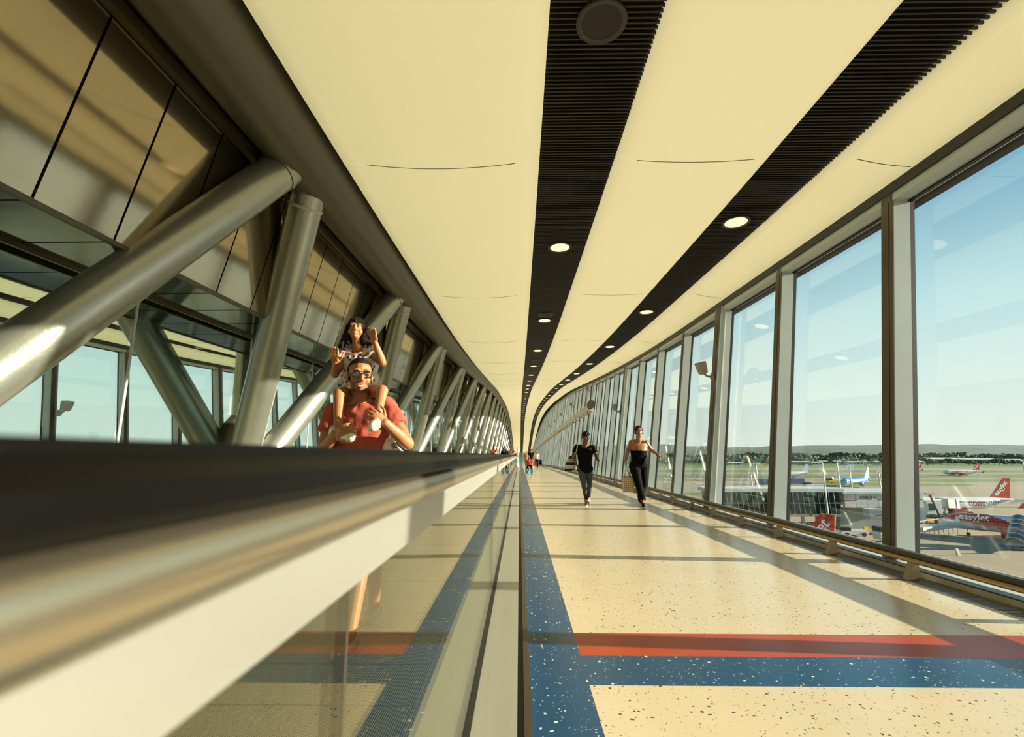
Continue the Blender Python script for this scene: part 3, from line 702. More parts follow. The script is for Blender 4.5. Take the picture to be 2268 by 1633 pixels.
# aircraft
def airliner(label, nose, heading, L=35.0, fin_m='plane_red', paint=None, text=None, fintext=None, eng_m='plane_red', tcol='letter_orange', detail=True, tsz=1.7, tx=.22):
    r = thing('airliner', label, 'aeroplane', (nose[0], nose[1], GZ)); r.rotation_euler = (0,0,heading)
    loc0 = r.location.copy(); r.location = (0,0,0)
    st = [(0,.05,2.9),(-.25,.42,2.92),(-.7,.78,3.0),(-1.6,1.28,3.12),(-3,1.75,3.28),(-5,1.98,3.4),(-.30*L,2.0,3.4),(-.66*L,2.0,3.4),(-.76*L,1.78,3.58),(-.86*L,1.25,3.95),(-.94*L,.72,4.3),(-.985*L,.40,4.55),(-L,.15,4.7)]
    xs = [-(L)*(i/130) for i in range(131)]; xs[1:1] = [-.1, -.25]
    fr = spline([(-a, b) for a, b, c in st]); fz = spline([(-a, c) for a, b, c in st])
    n = 40; vs = []
    xs = sorted(set(xs), reverse=True)
    for x in xs:
        for k in range(n):
            t = 2*math.pi*(k+.5)/n; vs.append((x, fr(-x)*math.cos(t), fz(-x)+fr(-x)*math.sin(t)))
    mb = MB().add(vs, [(i*n+k, (i+1)*n+k, (i+1)*n+(k+1)%n, i*n+(k+1)%n) for i in range(len(xs)-1) for k in range(n)], True)
    fu = mb.build('fuselage', M['plane_white'], r)
    if paint:
        ms = []
        for q in fu.data.polygons:
            c = q.center; idx = paint(-c.x, c.z-3.4, L)
            if idx:
                if idx not in ms: ms.append(idx); fu.data.materials.append(M[idx])
                q.material_index = ms.index(idx)+1
    def slab(nm, m, pts, t, parent):   # pts: 4 outline points (x,y,z), thickness vector
        t = Vector(t); a = [Vector(p)-t for p in pts]+[Vector(p)+t for p in pts]
        return MB().hexa(a).build(nm, M[m], parent)
    for s in (1, -1):
        w = slab('wing', 'plane_white', [(-.37*L, 1.4*s, 2.3), (-.58*L, 1.4*s, 2.3), (-.635*L, 16.5*s, 3.7), (-.60*L, 16.5*s, 3.7)], (0,0,.16), r)
        slab('winglet', fin_m, [(-.60*L, 16.4*s, 3.3), (-.645*L, 16.4*s, 3.3), (-.655*L, 17.0*s, 5.0), (-.63*L, 17.0*s, 5.0)], (0,.06,0), w)
        slab('tailplane', 'plane_white', [(-.86*L, .6*s, 4.5), (-.97*L, .6*s, 4.5), (-.99*L, 6.2*s, 5.0), (-.95*L, 6.2*s, 5.0)], (0,0,.10), r)
        en = MB().lathe([(.55,-.335*L),(.95,-.335*L),(1.12,-.345*L),(1.15,-.38*L),(.95,-.43*L),(.8,-.435*L)], (0,5.6*s,1.75), 'X', 20).build('engine', M[eng_m], r)
        MB().lathe([(.0,-.475*L),(.30,-.465*L),(.62,-.44*L),(.75,-.425*L)], (0,5.6*s,1.75), 'X', 16).build('exhaust_cone', M['plane_grey'], en)
        MB().lathe([(.0,-.35*L),(.98,-.352*L)], (0,5.6*s,1.75), 'X', 16).build('fan', M['plane_grey'], en)
        slab('pylon', 'plane_white', [(-.37*L, 5.6*s, 2.4), (-.46*L, 5.6*s, 2.4), (-.50*L, 5.6*s, 3.0), (-.42*L, 5.6*s, 3.1)], (0,.12,0), en)
        lg = MB().tube((-.52*L, 3.6*s, .5), (-.50*L, 3.3*s, 2.4), .16, n=8).build('landing_gear', M['plane_grey'], r)
        for q in (-.35, .35): MB().tube((-.52*L, 3.6*s+q-.18, .55), (-.52*L, 3.6*s+q+.18, .55), .55, n=16).build('wheel', M['tyre'], lg)
    lg = MB().tube((-.15*L, 0, .4), (-.15*L, 0, 1.8), .12, n=8).build('landing_gear', M['plane_grey'], r)
    for q in (-.25, .25): MB().tube((-.15*L, q-.1, .4), (-.15*L, q+.1, .4), .4, n=14).build('wheel', M['tyre'], lg)
    fin = slab('fin', fin_m, [(-.79*L, 0, 5.0), (-.965*L, 0, 5.0), (-.995*L, 0, 11.6), (-.935*L, 0, 11.6)], (0,.13,0), r)
    if detail:
        wb = MB()
        for i in range(38):
            x = -.13*L-(.70*L)*i/37
            for s in (1, -1): wb.box(x-.13, x+.13, s*2.0-.05 if s > 0 else -2.02, s*2.02 if s > 0 else -1.95, 3.75, 4.10)
        tag(wb.build('cabin_windows', M['window_dark'], fu), kind='stuff')
        for x in (-.11*L, -.79*L):
            MB().box(x-.4, x+.4, 1.86, 1.99 if x > -.5*L else 1.80, 2.75, 4.6).build('door', M['plane_white'], fu)
        MB().hexa([(-1.5,-.75,3.62),(-.95,-.55,3.40),(-.95,.55,3.40),(-1.5,.75,3.62),(-2.1,-.85,4.25),(-1.7,-.6,4.15),(-1.7,.6,4.15),(-2.1,.85,4.25)]).build('cockpit_glazing', M['window_dark'], fu)
    if text:
        for (body, x, z, sz, col, bold) in text: lettering('lettering', body, sz, M[col], (x*L, 1.93, z), (-1,0,0), (0,0,1), fu, .09, bold)
    if fintext:
        d = Vector((-.125*L, 0, 5.0)).normalized()
        lettering('fin_lettering', fintext[0], fintext[1], M['letter_white'], Vector((-.855*L, .14, 5.6)), d, Vector((d.z, 0, -d.x)) if d.x > 0 else Vector((d.z,0,-d.x)), fin, .02, .03)
    r.location = loc0
    return r
PI = math.pi
def paintA(s, z, L):
    if s > .80*L+1.4*z*.7: return 'plane_red'
    if z < 2.05-(s-9)*(4.1/12) and z > .45-(s-1.0)*(2.3/16): return 'plane_red'
def paintE(s, z, L):
    if s > .72*L+z*1.5: return 'plane_light_blue'
    if z > -.9+.6*math.sin(s*.25): return 'plane_blue'
    return 'plane_light_blue' if z > -1.3 else None
hA = math.atan2(.75, -.66)
airliner('white and orange-red airliner with covered steps, nearest on the apron', (107.3, 128.0), hA, 34, paint=paintA, text=[('easyJet', -.12, 4.05, 1.9, 'letter_white', .03)], fintext=None)
airliner('white airliner with orange-red tail docked at the passenger bridge', (129.7, 170), PI, 39, text=[('easyJet', -.245, 2.6, 3.2, 'letter_red', .06), ('.com', -.535, 2.6, 3.2, 'letter_red', .01)], fintext=('easyJet', 2.2))
airliner('white airliner with orange tail taxiing in front of the grass', (406, 472), PI, 36, text=[('easyJet.com', -.20, 2.75, 3.2, 'letter_orange', .03)], fintext=('easyJet', 2.2))
airliner('second white airliner with orange tail, half behind the thick mullion', (404, 538), PI, 37, text=[('easyJet.com', -.20, 2.75, 3.2, 'letter_orange', .03)], fintext=('easyJet', 2.2), detail=False)
eb = airliner('pale blue and blue airliner beyond the glass pier', (199, 305), PI+.45, 31, fin_m='plane_light_blue', paint=paintE, eng_m='plane_light_blue')
fE = [c for c in eb.children if c.name.startswith('fin')][0]
MB().path([(-.945*31-1.0*math.cos(t), .16, 8.2-1.2*math.sin(t)) for t in [PI*k/10 for k in range(11)]], .22).build('tail_emblem', M['letter_red'], fE)
fb = airliner('white airliner with a ring emblem on its tail beyond the pier', (218, 425), PI, 33, fin_m='plane_white', eng_m='plane_white', detail=False)
fF = [c for c in fb.children if c.name.startswith('fin')][0]
MB().path([(-.95*33-1.1*math.cos(t), .16, 8.0+1.5*math.sin(t)) for t in [2*PI*k/20 for k in range(20)]], .2, closed=True).build('tail_emblem', M['window_dark'], fF)
airliner('airliner with orange-red tail fin rising just above the bumper rail', (28.6, 97.8), PI-1.15, 34, paint=lambda s, z, L: 'plane_red' if s > .8*L else None, fintext=('easyJet', 2.2))
# glass pier with white gable and passenger bridges
PY = 131.0
def pxx(px, Y=PY): return (px-1151)/1067*Y
pier = thing('pier_building', 'raised pier with sloping green glass front and white roof edge', 'building', (pxx(1720), PY, GZ))
x0, x1 = pxx(1588), pxx(1852); zt, zb = -8.66, -14.5
MB().box(x0-2, x1, PY+2.4, PY+8.5, zb, zt).build('core', M['dark_glass'], pier)
MB().box(x0-3, x1, PY-.2, PY+9, zt, zt+.9).build('roof_edge', M['shed_white'], pier)
MB().box(x0-3, x1, PY+2.0, PY+26, zb-.7, zb).build('floor_edge', M['shed_white'], pier)
N = 24
for i in range(N):
    for j in range(2):
        xa = x0+(x1-x0)*i/N+.12; xb = x0+(x1-x0)*(i+1)/N-.12; f0, f1 = j/2, (j+1)/2
        za = zb+(zt-zb)*f0+.12; zz = zb+(zt-zb)*f1-.12; sh = 2.2
        dy = lambda z: PY+2.2-2.2*(z-zb)/(zt-zb); sx_ = lambda z: -1.6*(z-zb)/(zt-zb)
        MB().hexa([(xa+sx_(za),dy(za),za),(xb+sx_(za),dy(za),za),(xb+sx_(za),dy(za)+.15,za),(xa+sx_(za),dy(za)+.15,za),(xa+sx_(zz),dy(zz),zz),(xb+sx_(zz),dy(zz),zz),(xb+sx_(zz),dy(zz)+.15,zz),(xa+sx_(zz),dy(zz)+.15,zz)]).build('pane', M['dark_glass'], pier)
    xa = x0+(x1-x0)*i/N
    MB().tube((xa, PY+2.1, zb), (xa-1.6, PY-.1, zt), .07, n=6).build('mullion', M['steel_light'], pier)
MB().tube((x0-.8, PY+.95, (zt+zb)/2), (x1-.8, PY+.95, (zt+zb)/2), .10, n=6).build('transom', M['steel_light'], pier)
for i in range(6): MB().box(x0+8*i, x0+8*i+.7, PY+6, PY+6.7, GZ, zb-.7).build('column', M['steel_light'], pier)
for i in range(5):
    xa = pxx(1745)+i*1.1; MB().hexa([(xa,PY+1.9,zb-.6),(xa+.5,PY+1.9,zb-.6),(xa+.5,PY+2,zb-.6),(xa,PY+2,zb-.6),(xa+.4,PY+1.9,zb),(xa+.9,PY+1.9,zb),(xa+.9,PY+2,zb),(xa+.4,PY+2,zb)]).build('hazard_stripe', M['yellow_paint'], pier)
    xa = pxx(1780)+i*1.1; MB().hexa([(xa,PY+1.9,zb-.6),(xa+.5,PY+1.9,zb-.6),(xa+.5,PY+2,zb-.6),(xa,PY+2,zb-.6),(xa+.4,PY+1.9,zb),(xa+.9,PY+1.9,zb),(xa+.9,PY+2,zb),(xa+.4,PY+2,zb)]).build('hazard_stripe', M['yellow_paint'], pier)
def hsbc(parent, x, y, z, sz):
    lettering('lettering', 'HSBC', sz, M['letter_black'], (x, y, z), (1,0,0), (0,0,1), parent, .03, .02) if False else None
gb = thing('gate_block', 'white gate building with red line and bank lettering right of the glass pier', 'building', (pxx(1900), PY, GZ)); gb['_w'] = 1
xa, xb = pxx(1856), pxx(2025); ya = PY+1
for i in range(7):
    a = xa+(xb-xa)*i/7; b = xa+(xb-xa)*(i+1)/7-.08
    MB().box(a, b, ya, ya+14, -12.7, -9.1).build('wall_panel', M['shed_white'], gb)
MB().box(xa-.5, xb, ya-.4, ya+14.5, -9.1, -8.7).build('roof', M['shed_roof'], gb)
MB().box(xa, xb, ya+3, ya+14, GZ, -12.7).build('undercroft', M['shed_grey'], gb)
MB().box(pxx(1854), pxx(1879), ya-.06, ya, -10.9, -10.7).box(pxx(1879), pxx(1884), ya-.06, ya, -10.78, -10.58).box(pxx(1930), xb, ya-.06, ya, -10.7, -10.5).build('red_line', M['letter_red'], gb)
lettering('lettering', 'HSBC', 1.25, M['letter_black'], (pxx(1889), ya-.03, -10.57), (1,0,0), (0,0,1), gb, .03, .01)
def hexlogo(parent, cx, y, cz, w, h):
    lg = MB().box(cx-w*.5, cx+w*.5, y-.05, y, cz-h*.5, cz+h*.5).build('logo_red', M['letter_red'], parent)
    for s in (1, -1):
        MB().add([(cx, y-.07, cz), (cx+w*.5, y-.07, cz+s*h*.5), (cx-w*.5, y-.07, cz+s*h*.5), (cx, y-.05, cz), (cx+w*.5, y-.05, cz+s*h*.5), (cx-w*.5, y-.05, cz+s*h*.5)], [(0,1,2), (5,4,3), (0,3,4,1), (1,4,5,2), (2,5,3,0)]).build('logo_white', M['shed_white'], lg)
        MB().add([(cx+s*w*.5, y-.05, cz-h*.5), (cx+s*w*.95, y-.05, cz), (cx+s*w*.5, y-.05, cz+h*.5), (cx+s*w*.5, y, cz-h*.5), (cx+s*w*.95, y, cz), (cx+s*w*.5, y, cz+h*.5)], [(0,1,2), (5,4,3), (0,3,4,1), (1,4,5,2), (2,5,3,0)]).build('logo_point', M['letter_red'], lg)
hexlogo(gb, pxx(1917.5), ya-.02, -10.13, .78, .78)
def jetbridge(label, p0, p1, z0, z1, w, txt=None):
    r = thing('passenger_bridge', label, 'passenger bridge', (p0[0], p0[1], GZ)); r['_w'] = 1
    a = Vector((p0[0], p0[1], z0)); b = Vector((p1[0], p1[1], z1)); d = (b-a); L_ = d.length; d.normalize(); sd_ = Vector((d.y, -d.x, 0)).normalized()
    h = 1.3
    for i in range(3):
        f0, f1 = i/3, (i+1)/3; sc = 1-.06*i
        c = a+d*L_*(f0+f1)/2; MB().obox(c, d*(L_/6), sd_*w*.5*sc, Vector((0,0,h*sc))).build('tunnel_section', M['shed_white'], r)
    cab = MB().obox(b+d*1.6, d*1.7, sd_*w*.68, Vector((0,0,h*1.12))).build('cab', M['shed_white'], r)
    MB().obox(b+d*3.5, d*.5, sd_*w*.72, Vector((0,0,h*1.15))).build('bellows', M['steel_light'], cab)
    MB().box(b.x-1.0, b.x-.4, b.y-.3, b.y+.3, GZ+1, b.z-h).box(b.x+.4, b.x+1.0, b.y-.3, b.y+.3, GZ+1, b.z-h).build('support_leg', M['steel_light'], r)
    MB().tube((b.x-1.5, b.y, GZ+.5), (b.x+1.5, b.y, GZ+.5), .5, n=12).build('wheel_bogie', M['tyre'], r)
    c = a+d*L_*.42-sd_*0
    side = -1 if sd_.y > 0 else 1
    MB().obox(a+d*L_*.28+sd_*side*w*.51+Vector((0,0,-.3)), d*L_*.14, sd_*.03, Vector((0,0,.13))).build('red_line', M['letter_red'], r)
    return r, a, d, sd_*side
jb, a_, d_, s_ = jetbridge('white passenger bridge with bank lettering below the gate block', (pxx(1876), PY-3), (pxx(1945), PY-4), -13.8, -13.8, 2.8)
lettering('lettering', 'HSBC', .95, M['letter_black'], (pxx(1899), PY-5.0, -14.05), (1,0,0), (0,0,1), jb, .03, .01); hexlogo(jb, pxx(1923), PY-4.95, -13.72, .62, .62)
jetbridge('white passenger bridge docked to the airliner with the orange tail', (pxx(2008, 157), 159), (pxx(2074, 158), 161), -13.9, -14.2, 3.0)
rot = thing('bridge_rotunda', 'white bridge rotunda with a square window right of the thick mullion', 'building', (pxx(2028, 153), 153, GZ))
MB().box(pxx(2012,153), pxx(2044,153), 151, 155, -16.5, -12.6).build('walls', M['shed_white'], rot); MB().box(pxx(2027,151), pxx(2040,151), 150.9, 151, -15.5, -13.5).build('window', M['dark_glass'], rot)
MB().box(pxx(2016,153), pxx(2019,153), 152, 152.6, GZ, -16.5).box(pxx(2034,153), pxx(2037,153), 152, 152.6, GZ, -16.5).build('legs', M['steel_light'], rot)
# covered steps at the nearest airliner
cs = thing('covered_steps', 'boarding steps under a dark ribbed canopy at the rear door', 'boarding steps', (111, 107, GZ))
b0 = Vector((pxx(2196,106), 106, GZ+.4)); b1 = Vector((pxx(2222,110), 110.5, GZ+4.4)); d = (b1-b0); dn = d.normalized(); sv = Vector((dn.y, -dn.x, 0)).normalized(); up = sv.cross(dn); up = up if up.z > 0 else -up
nseg = 14; vs = []
for t in (0, 1):
    for k in range(nseg+1):
        an = PI*k/nseg; vs.append(b0+d*t+sv*1.5*math.cos(an)+up*(.9+1.6*math.sin(an)))
MB().add(vs, [(k, k+1, nseg+2+k, nseg+1+k) for k in range(nseg)], True).build('canopy', M['smoke_screen'], cs)
for j in range(6):
    c = b0+d*(j/5); MB().path([c+sv*1.53*math.cos(PI*k/10)+up*(.9+1.63*math.sin(PI*k/10)) for k in range(11)], .07, 6).build('canopy_rib', M['steel_light'], cs)
MB().obox((b0+b1)/2+up*.4, dn*(d.length/2), sv*1.5, up*.5).build('flight', M['shed_white'], cs)
MB().box(b0.x-1.5, b0.x+7.0, b0.y-1.2, b0.y+2, GZ+.3, GZ+.8).build('chassis', M['vehicle_blue'], cs)
for q in (0.2, 5.8): MB().tube((b0.x+q, b0.y-1.3, GZ+.45), (b0.x+q, b0.y-.9, GZ+.45), .45, n=12).build('wheel', M['tyre'], cs)
for q in (4.0, 6.2): MB().tube((b0.x+q, b0.y+1, GZ+.8), (b1.x, b1.y, b1.z-.3), .1, n=6).build('prop', M['steel_light'], cs)
# open ramp at the front door
rp_ = thing('boarding_ramp', 'long white boarding ramp at the front door of the nearest airliner', 'boarding steps', (pxx(2030,124), 122, GZ))
a = Vector((pxx(2000,122), 122, GZ+1.7)); b = Vector((pxx(2084,124), 124.5, GZ+2.6)); d = b-a; dn = d.normalized(); sv = Vector((dn.y,-dn.x,0)).normalized()
MB().obox((a+b)/2, d/2, sv*1.0, Vector((0,0,.55))).build('ramp_side', M['shed_white'], rp_)
for i in range(9):
    c = a+d*i/8; MB().tube(c-sv*1+Vector((0,0,.5)), c-sv*1+Vector((0,0,1.6)), .05, n=5).build('rail_post', M['steel_light'], rp_)
    MB().tube(Vector((c.x, c.y, GZ)), c-Vector((0,0,.5)), .08, n=5).build('support', M['steel_light'], rp_)
MB().tube(a-sv+Vector((0,0,1.6)), b-sv+Vector((0,0,1.6)), .05, n=5).build('hand_bar', M['steel_light'], rp_)
# floodlight masts
def mast(label, px, prow, Y, arm=True):
    Y *= K
    x = (px-1151)/1067*Y; top = CAMZ-(prow-1008)/1067*Y
    r = thing('floodlight_mast', label, 'light mast', (x, Y, GZ), 'floodlight masts on the apron')
    MB().tube((x, Y, GZ), (x, Y, top), .36*Y/200, .2*Y/200, 10).build('pole', M['steel_light'], r)
    s = Y/200
    h = MB().box(x-1.6*s, x+1.6*s, Y-.4, Y+.4, top-.35*s, top).build('head_frame', M['steel_light'], r)
    for q in (-1.2, 0, 1.2): MB().box(x+(q-.35)*s, x+(q+.35)*s, Y-.9, Y-.3, top-.6*s, top-.1*s).build('lamp', M['steel_light'], h)
mast('tall floodlight mast standing in front of the glass pier', 1812, 1020, 160)
mast('slim floodlight mast left of the blue airliner', 1844, 1020, 380)
mast('floodlight mast in front of the blue airliner', 1869, 1032, 250)
mast('floodlight mast beside the blue tail', 1931, 1042, 255)
mast('floodlight mast behind the docked airliner tail', 2244, 1018, 262)
mast('thin floodlight mast with a wide head seen through the third bay', 1668, 1025, 420)
mast('short mast with lamps behind the glass pier', 1655, 1045, 330)
# black gantry beside the docked airliner
gy = thing('stand_gantry', 'dark leaning stand guidance gantry beside the bridge rotunda', 'gantry', (pxx(2048,144), 144, GZ))
MB().tube((pxx(2052,144),144,GZ), (pxx(2033,144),144,-10.1), .3, .24, 8).build('post', M['window_dark'], gy)
MB().box(pxx(2024,144), pxx(2040,144), 143.6, 144.4, -10.3, -9.8).build('head', M['shed_grey'], gy)
# ground vehicles
def vehicle(label, px, row, Y, w, h, dpt, body, cat='vehicle', cab=True):
    Y *= K; w *= .8; h *= .85; dpt *= .85
    x = (px-1151)/1067*Y
    r = thing('service_vehicle', label, cat, (x, Y, GZ))
    MB().box(x-w/2, x+w/2, Y-dpt/2, Y+dpt/2, GZ+.5, GZ+h).build('body', M[body], r)
    if cab: MB().box(x-w/2, x-w*.15, Y-dpt*.48, Y+dpt*.48, GZ+h, GZ+h*1.5).build('cab', M['window_dark'], r)
    for q in (-.32, .32): MB().tube((x+w*q, Y-dpt/2-.1, GZ+.5), (x+w*q, Y-dpt/2+.2, GZ+.5), .5, n=12).build('wheel', M['tyre'], r)
vehicle('yellow loader parked behind the blue airliner nose', 1835, 1064, 445, 13, 2.5, 4, 'yellow_paint')
vehicle('dark blue container on the apron left of the pier mast', 1745, 1067, 425, 16, 4.5, 5, 'vehicle_blue', 'container', False)
vehicle('dark blue skip seen through the third bay of glass', 1680, 1067, 420, 11, 4.5, 5, 'vehicle_blue', 'container', False)
vehicle('white tanker parked left of the blue airliner', 1788, 1072, 380, 14, 2.6, 4, 'plane_white')
vehicle('white service truck below the lower passenger bridge', 1928, 1180, 148, 5, 2.6, 3, 'plane_white')
vehicle('pale baggage tug beside the red tail fin', 1858, 1172, 158, 8, 1.6, 3, 'steel_light')
for k, (px, lab) in enumerate(((2022, 'yellow baggage tug left of the dark gantry'), (2040, 'yellow baggage tug under the dark gantry'), (2058, 'yellow baggage tug right of the dark gantry'))): vehicle(lab, px, 1142, 186, 4.5, 1.8, 3, 'yellow_paint')
bar = thing('safety_barrier', 'yellow steel barrier in front of the gate block', 'barrier', (pxx(1910,125), 125, GZ))
for z in (.5, 1.4): MB().box(pxx(1884,125), pxx(1990,125), 124.9, 125.1, GZ+z, GZ+z+.45).build('rail', M['yellow_paint'], bar)
for i in range(7): MB().box(pxx(1884,125)+i*2.0, pxx(1884,125)+i*2.0+.3, 124.85, 125.15, GZ, GZ+2).build('post', M['yellow_paint'], bar)
ca = thing('apron_sign', 'small white folding sign on the apron before the nearest airliner', 'sign', (pxx(2073,100), 100, GZ))
MB().hexa([(pxx(2070,100),99.6,GZ),(pxx(2076,100),99.6,GZ),(pxx(2076,100),99.7,GZ),(pxx(2070,100),99.7,GZ),(pxx(2070,100),100,GZ+1.3),(pxx(2076,100),100,GZ+1.3),(pxx(2076,100),100.1,GZ+1.3),(pxx(2070,100),100.1,GZ+1.3)]).build('front_board', M['shed_white'], ca)
MB().hexa([(pxx(2074,100),100.5,GZ),(pxx(2079,100),100.5,GZ),(pxx(2079,100),100.6,GZ),(pxx(2074,100),100.6,GZ),(pxx(2071,100),100.1,GZ+1.3),(pxx(2076,100),100.1,GZ+1.3),(pxx(2076,100),100.2,GZ+1.3),(pxx(2071,100),100.2,GZ+1.3)]).build('rear_board', M['yellow_paint'], ca)
# ================================================================== PEOPLE
def skin(key, c): return mat(key, c, .5, var=.10, scale=14, bump=.05, bscale=90)
skin('skin_man', (0.31, 0.125, 0.050)); skin('skin_girl', (0.32, 0.13, 0.050)); skin('skin_dark', (0.15, 0.060, 0.026)); skin('skin_tan', (0.26, 0.11, 0.052))
mat('hair_black', (0.006, 0.004, 0.003), .7, spec=.2, bump=.6, bscale=120); mat('hair_brown', (0.03, 0.018, 0.01), .45, bump=.6, bscale=120); mat('hair_grey', (0.45, 0.42, 0.36), .6, bump=.6, bscale=120)
mat('beard', (0.15, 0.08, 0.04), .8, var=.6, scale=160)
mat('shirt_coral', (0.33, 0.055, 0.034), .85, var=.12, scale=9, bump=.5, bscale=22)
mat('shirt_black', (0.004, 0.004, 0.0035), .85, spec=.1, var=.3, scale=20, bump=.4, bscale=25); mat('black_cloth', (0.003, 0.003, 0.003), .85, spec=.1, bump=.4, bscale=25)
mat('jeans_grey', (0.045, 0.055, 0.060), .85, var=.3, scale=20, bump=.3, bscale=40); mat('khaki', (0.16, 0.13, 0.09), .85, var=.1, scale=20)
mat('shoe_canvas', (0.46, 0.42, 0.30), .8, var=.1, scale=40, bump=.3, bscale=150); mat('shoe_silver', (0.62, 0.58, 0.46), .4, metal=.4, var=.15, scale=60, bump=.5, bscale=120); mat('sole_tan', (0.30, 0.25, 0.13), .8, var=.15, scale=40)
mat('eye_white', (0.75, 0.72, 0.66), .25); mat('iris', (0.02, 0.012, 0.008), .15); mat('lip', (0.42, 0.13, 0.08), .45); mat('teeth', (0.8, 0.76, 0.64), .3)
mat('glasses_black', (0.008, 0.008, 0.010), .25); glass('lens', (.96,.97,.96), .04)
mat('brown_shoe', (0.12, 0.035, 0.012), .45); mat('pink_cloth', (0.50, 0.17, 0.13), .85, var=.1, scale=20); mat('red_cloth', (0.48, 0.03, 0.03), .8); mat('white_cloth', (0.7, 0.68, 0.6), .85); mat('olive_cloth', (0.16, 0.14, 0.07), .85)
mat('plastic_white', (0.78, 0.76, 0.70), .35, bump=.6, bscale=18); mat('turquoise', (0.03, 0.34, 0.42), .3, var=.05); mat('strap', (0.55, 0.50, 0.38), .7)
def banded(key, c0, c1, scale, axis='Z'):
    m, t, b = nodes(key); b.inputs['Roughness'].default_value = .85
    c = t.nodes.new('ShaderNodeTexCoord'); s = t.nodes.new('ShaderNodeSeparateXYZ'); t.links.new(c.outputs['Object'], s.inputs[0])
    w = t.nodes.new('ShaderNodeMath'); w.operation = 'MULTIPLY'; w.inputs[1].default_value = scale; t.links.new(s.outputs['XYZ'.index(axis)], w.inputs[0])
    f = t.nodes.new('ShaderNodeMath'); f.operation = 'FRACT'; t.links.new(w.outputs[0], f.inputs[0])
    r = t.nodes.new('ShaderNodeValToRGB'); r.color_ramp.interpolation = 'CONSTANT'; r.color_ramp.elements[0].color = (*c0, 1); r.color_ramp.elements[1].color = (*c1, 1); r.color_ramp.elements[1].position = .38
    for p_, c_ in ((.58, c0), (.66, c1), (.90, c0)): q = r.color_ramp.elements.new(p_); q.color = (*c_, 1)
    t.links.new(f.outputs[0], r.inputs[0]); t.links.new(r.outputs[0], b.inputs['Base Color']); M[key] = m
banded('striped_canvas', (0.012, 0.012, 0.015), (0.60, 0.54, 0.38), 7.5)
def checkered(key):
    m, t, b = nodes(key); b.inputs['Roughness'].default_value = .6
    c = t.nodes.new('ShaderNodeTexCoord'); mp = t.nodes.new('ShaderNodeMapping'); mp.inputs['Rotation'].default_value = (0, .785, 0); t.links.new(c.outputs['Object'], mp.inputs[0])
    k = t.nodes.new('ShaderNodeTexChecker'); k.inputs['Scale'].default_value = 38; k.inputs[1].default_value = (.62,.47,.27,1); k.inputs[2].default_value = (.30,.21,.12,1)
    t.links.new(mp.outputs[0], k.inputs[0]); t.links.new(k.outputs[0], b.inputs['Base Color']); M[key] = m
checkered('check_canvas')
def dotted(key):
    m, t, b = nodes(key); b.inputs['Roughness'].default_value = .85
    c = t.nodes.new('ShaderNodeTexCoord'); v = t.nodes.new('ShaderNodeTexVoronoi'); v.inputs['Scale'].default_value = 44; v.inputs['Randomness'].default_value = .75; t.links.new(c.outputs['Object'], v.inputs['Vector'])
    l = t.nodes.new('ShaderNodeMath'); l.operation = 'LESS_THAN'; l.inputs[1].default_value = .42; t.links.new(v.outputs['Distance'], l.inputs[0])
    s = t.nodes.new('ShaderNodeSeparateColor'); t.links.new(v.outputs['Color'], s.inputs[0])
    r = t.nodes.new('ShaderNodeValToRGB'); r.color_ramp.interpolation = 'CONSTANT'
    cols = [(0.25,.01,.05),(0.55,.38,.02),(.02,.02,.09),(.62,.22,.28),(.30,.02,.12)]
    r.color_ramp.elements[0].color = (*cols[0],1); r.color_ramp.elements[1].position = .2; r.color_ramp.elements[1].color = (*cols[1],1)
    for i in (2,3,4): q = r.color_ramp.elements.new(.2*i); q.color = (*cols[i],1)
    t.links.new(s.outputs[0], r.inputs[0])
    mi = t.nodes.new('ShaderNodeMix'); mi.data_type = 'RGBA'; mi.inputs[6].default_value = (.52,.50,.48,1); t.links.new(l.outputs[0], mi.inputs[0]); t.links.new(r.outputs[0], mi.inputs[7]); t.links.new(mi.outputs[2], b.inputs['Base Color']); M[key] = m
dotted('polka_cloth')
def solid(mb, voxel, smooth=4, name='body', wrinkle=0.0, wscale=18.0):
    me = mb.mesh(name); o = link(name, me)
    r = o.modifiers.new('r', 'REMESH'); r.mode = 'VOXEL'; r.voxel_size = voxel
    if smooth:
        s = o.modifiers.new('s', 'SMOOTH'); s.factor = .5; s.iterations = smooth
    dg = bpy.context.evaluated_depsgraph_get(); ev = bpy.data.meshes.new_from_object(o.evaluated_get(dg)); bpy.data.objects.remove(o); bpy.data.meshes.remove(me)
    if wrinkle:
        ns = [v.normal.copy() for v in ev.vertices]
        for v, n_ in zip(ev.vertices, ns): v.co += n_*wrinkle*mnoise.noise(Vector((v.co.x*wscale, v.co.y*wscale, v.co.z*wscale*.7)))
    ev.polygons.foreach_set('use_smooth', [True]*len(ev.polygons)); ev.name = name
    return ev
def attach(me, name, m, root):
    me.transform(Matrix.Translation(-wloc(root))); me.materials.clear(); me.materials.append(m); return link(name, me, root)
def shell(me, pred, off, name):
    vs = me.vertices; keep = [q for q in me.polygons if pred(q.center)]
    idx = {}; out = MB(); V = []; F = []
    for q in keep:
        f = []
        for i in q.vertices:
            if i not in idx: idx[i] = len(V); V.append(vs[i].co+vs[i].normal*off)
            f.append(idx[i])
        F.append(f)
    out.add(V, F, True); return out
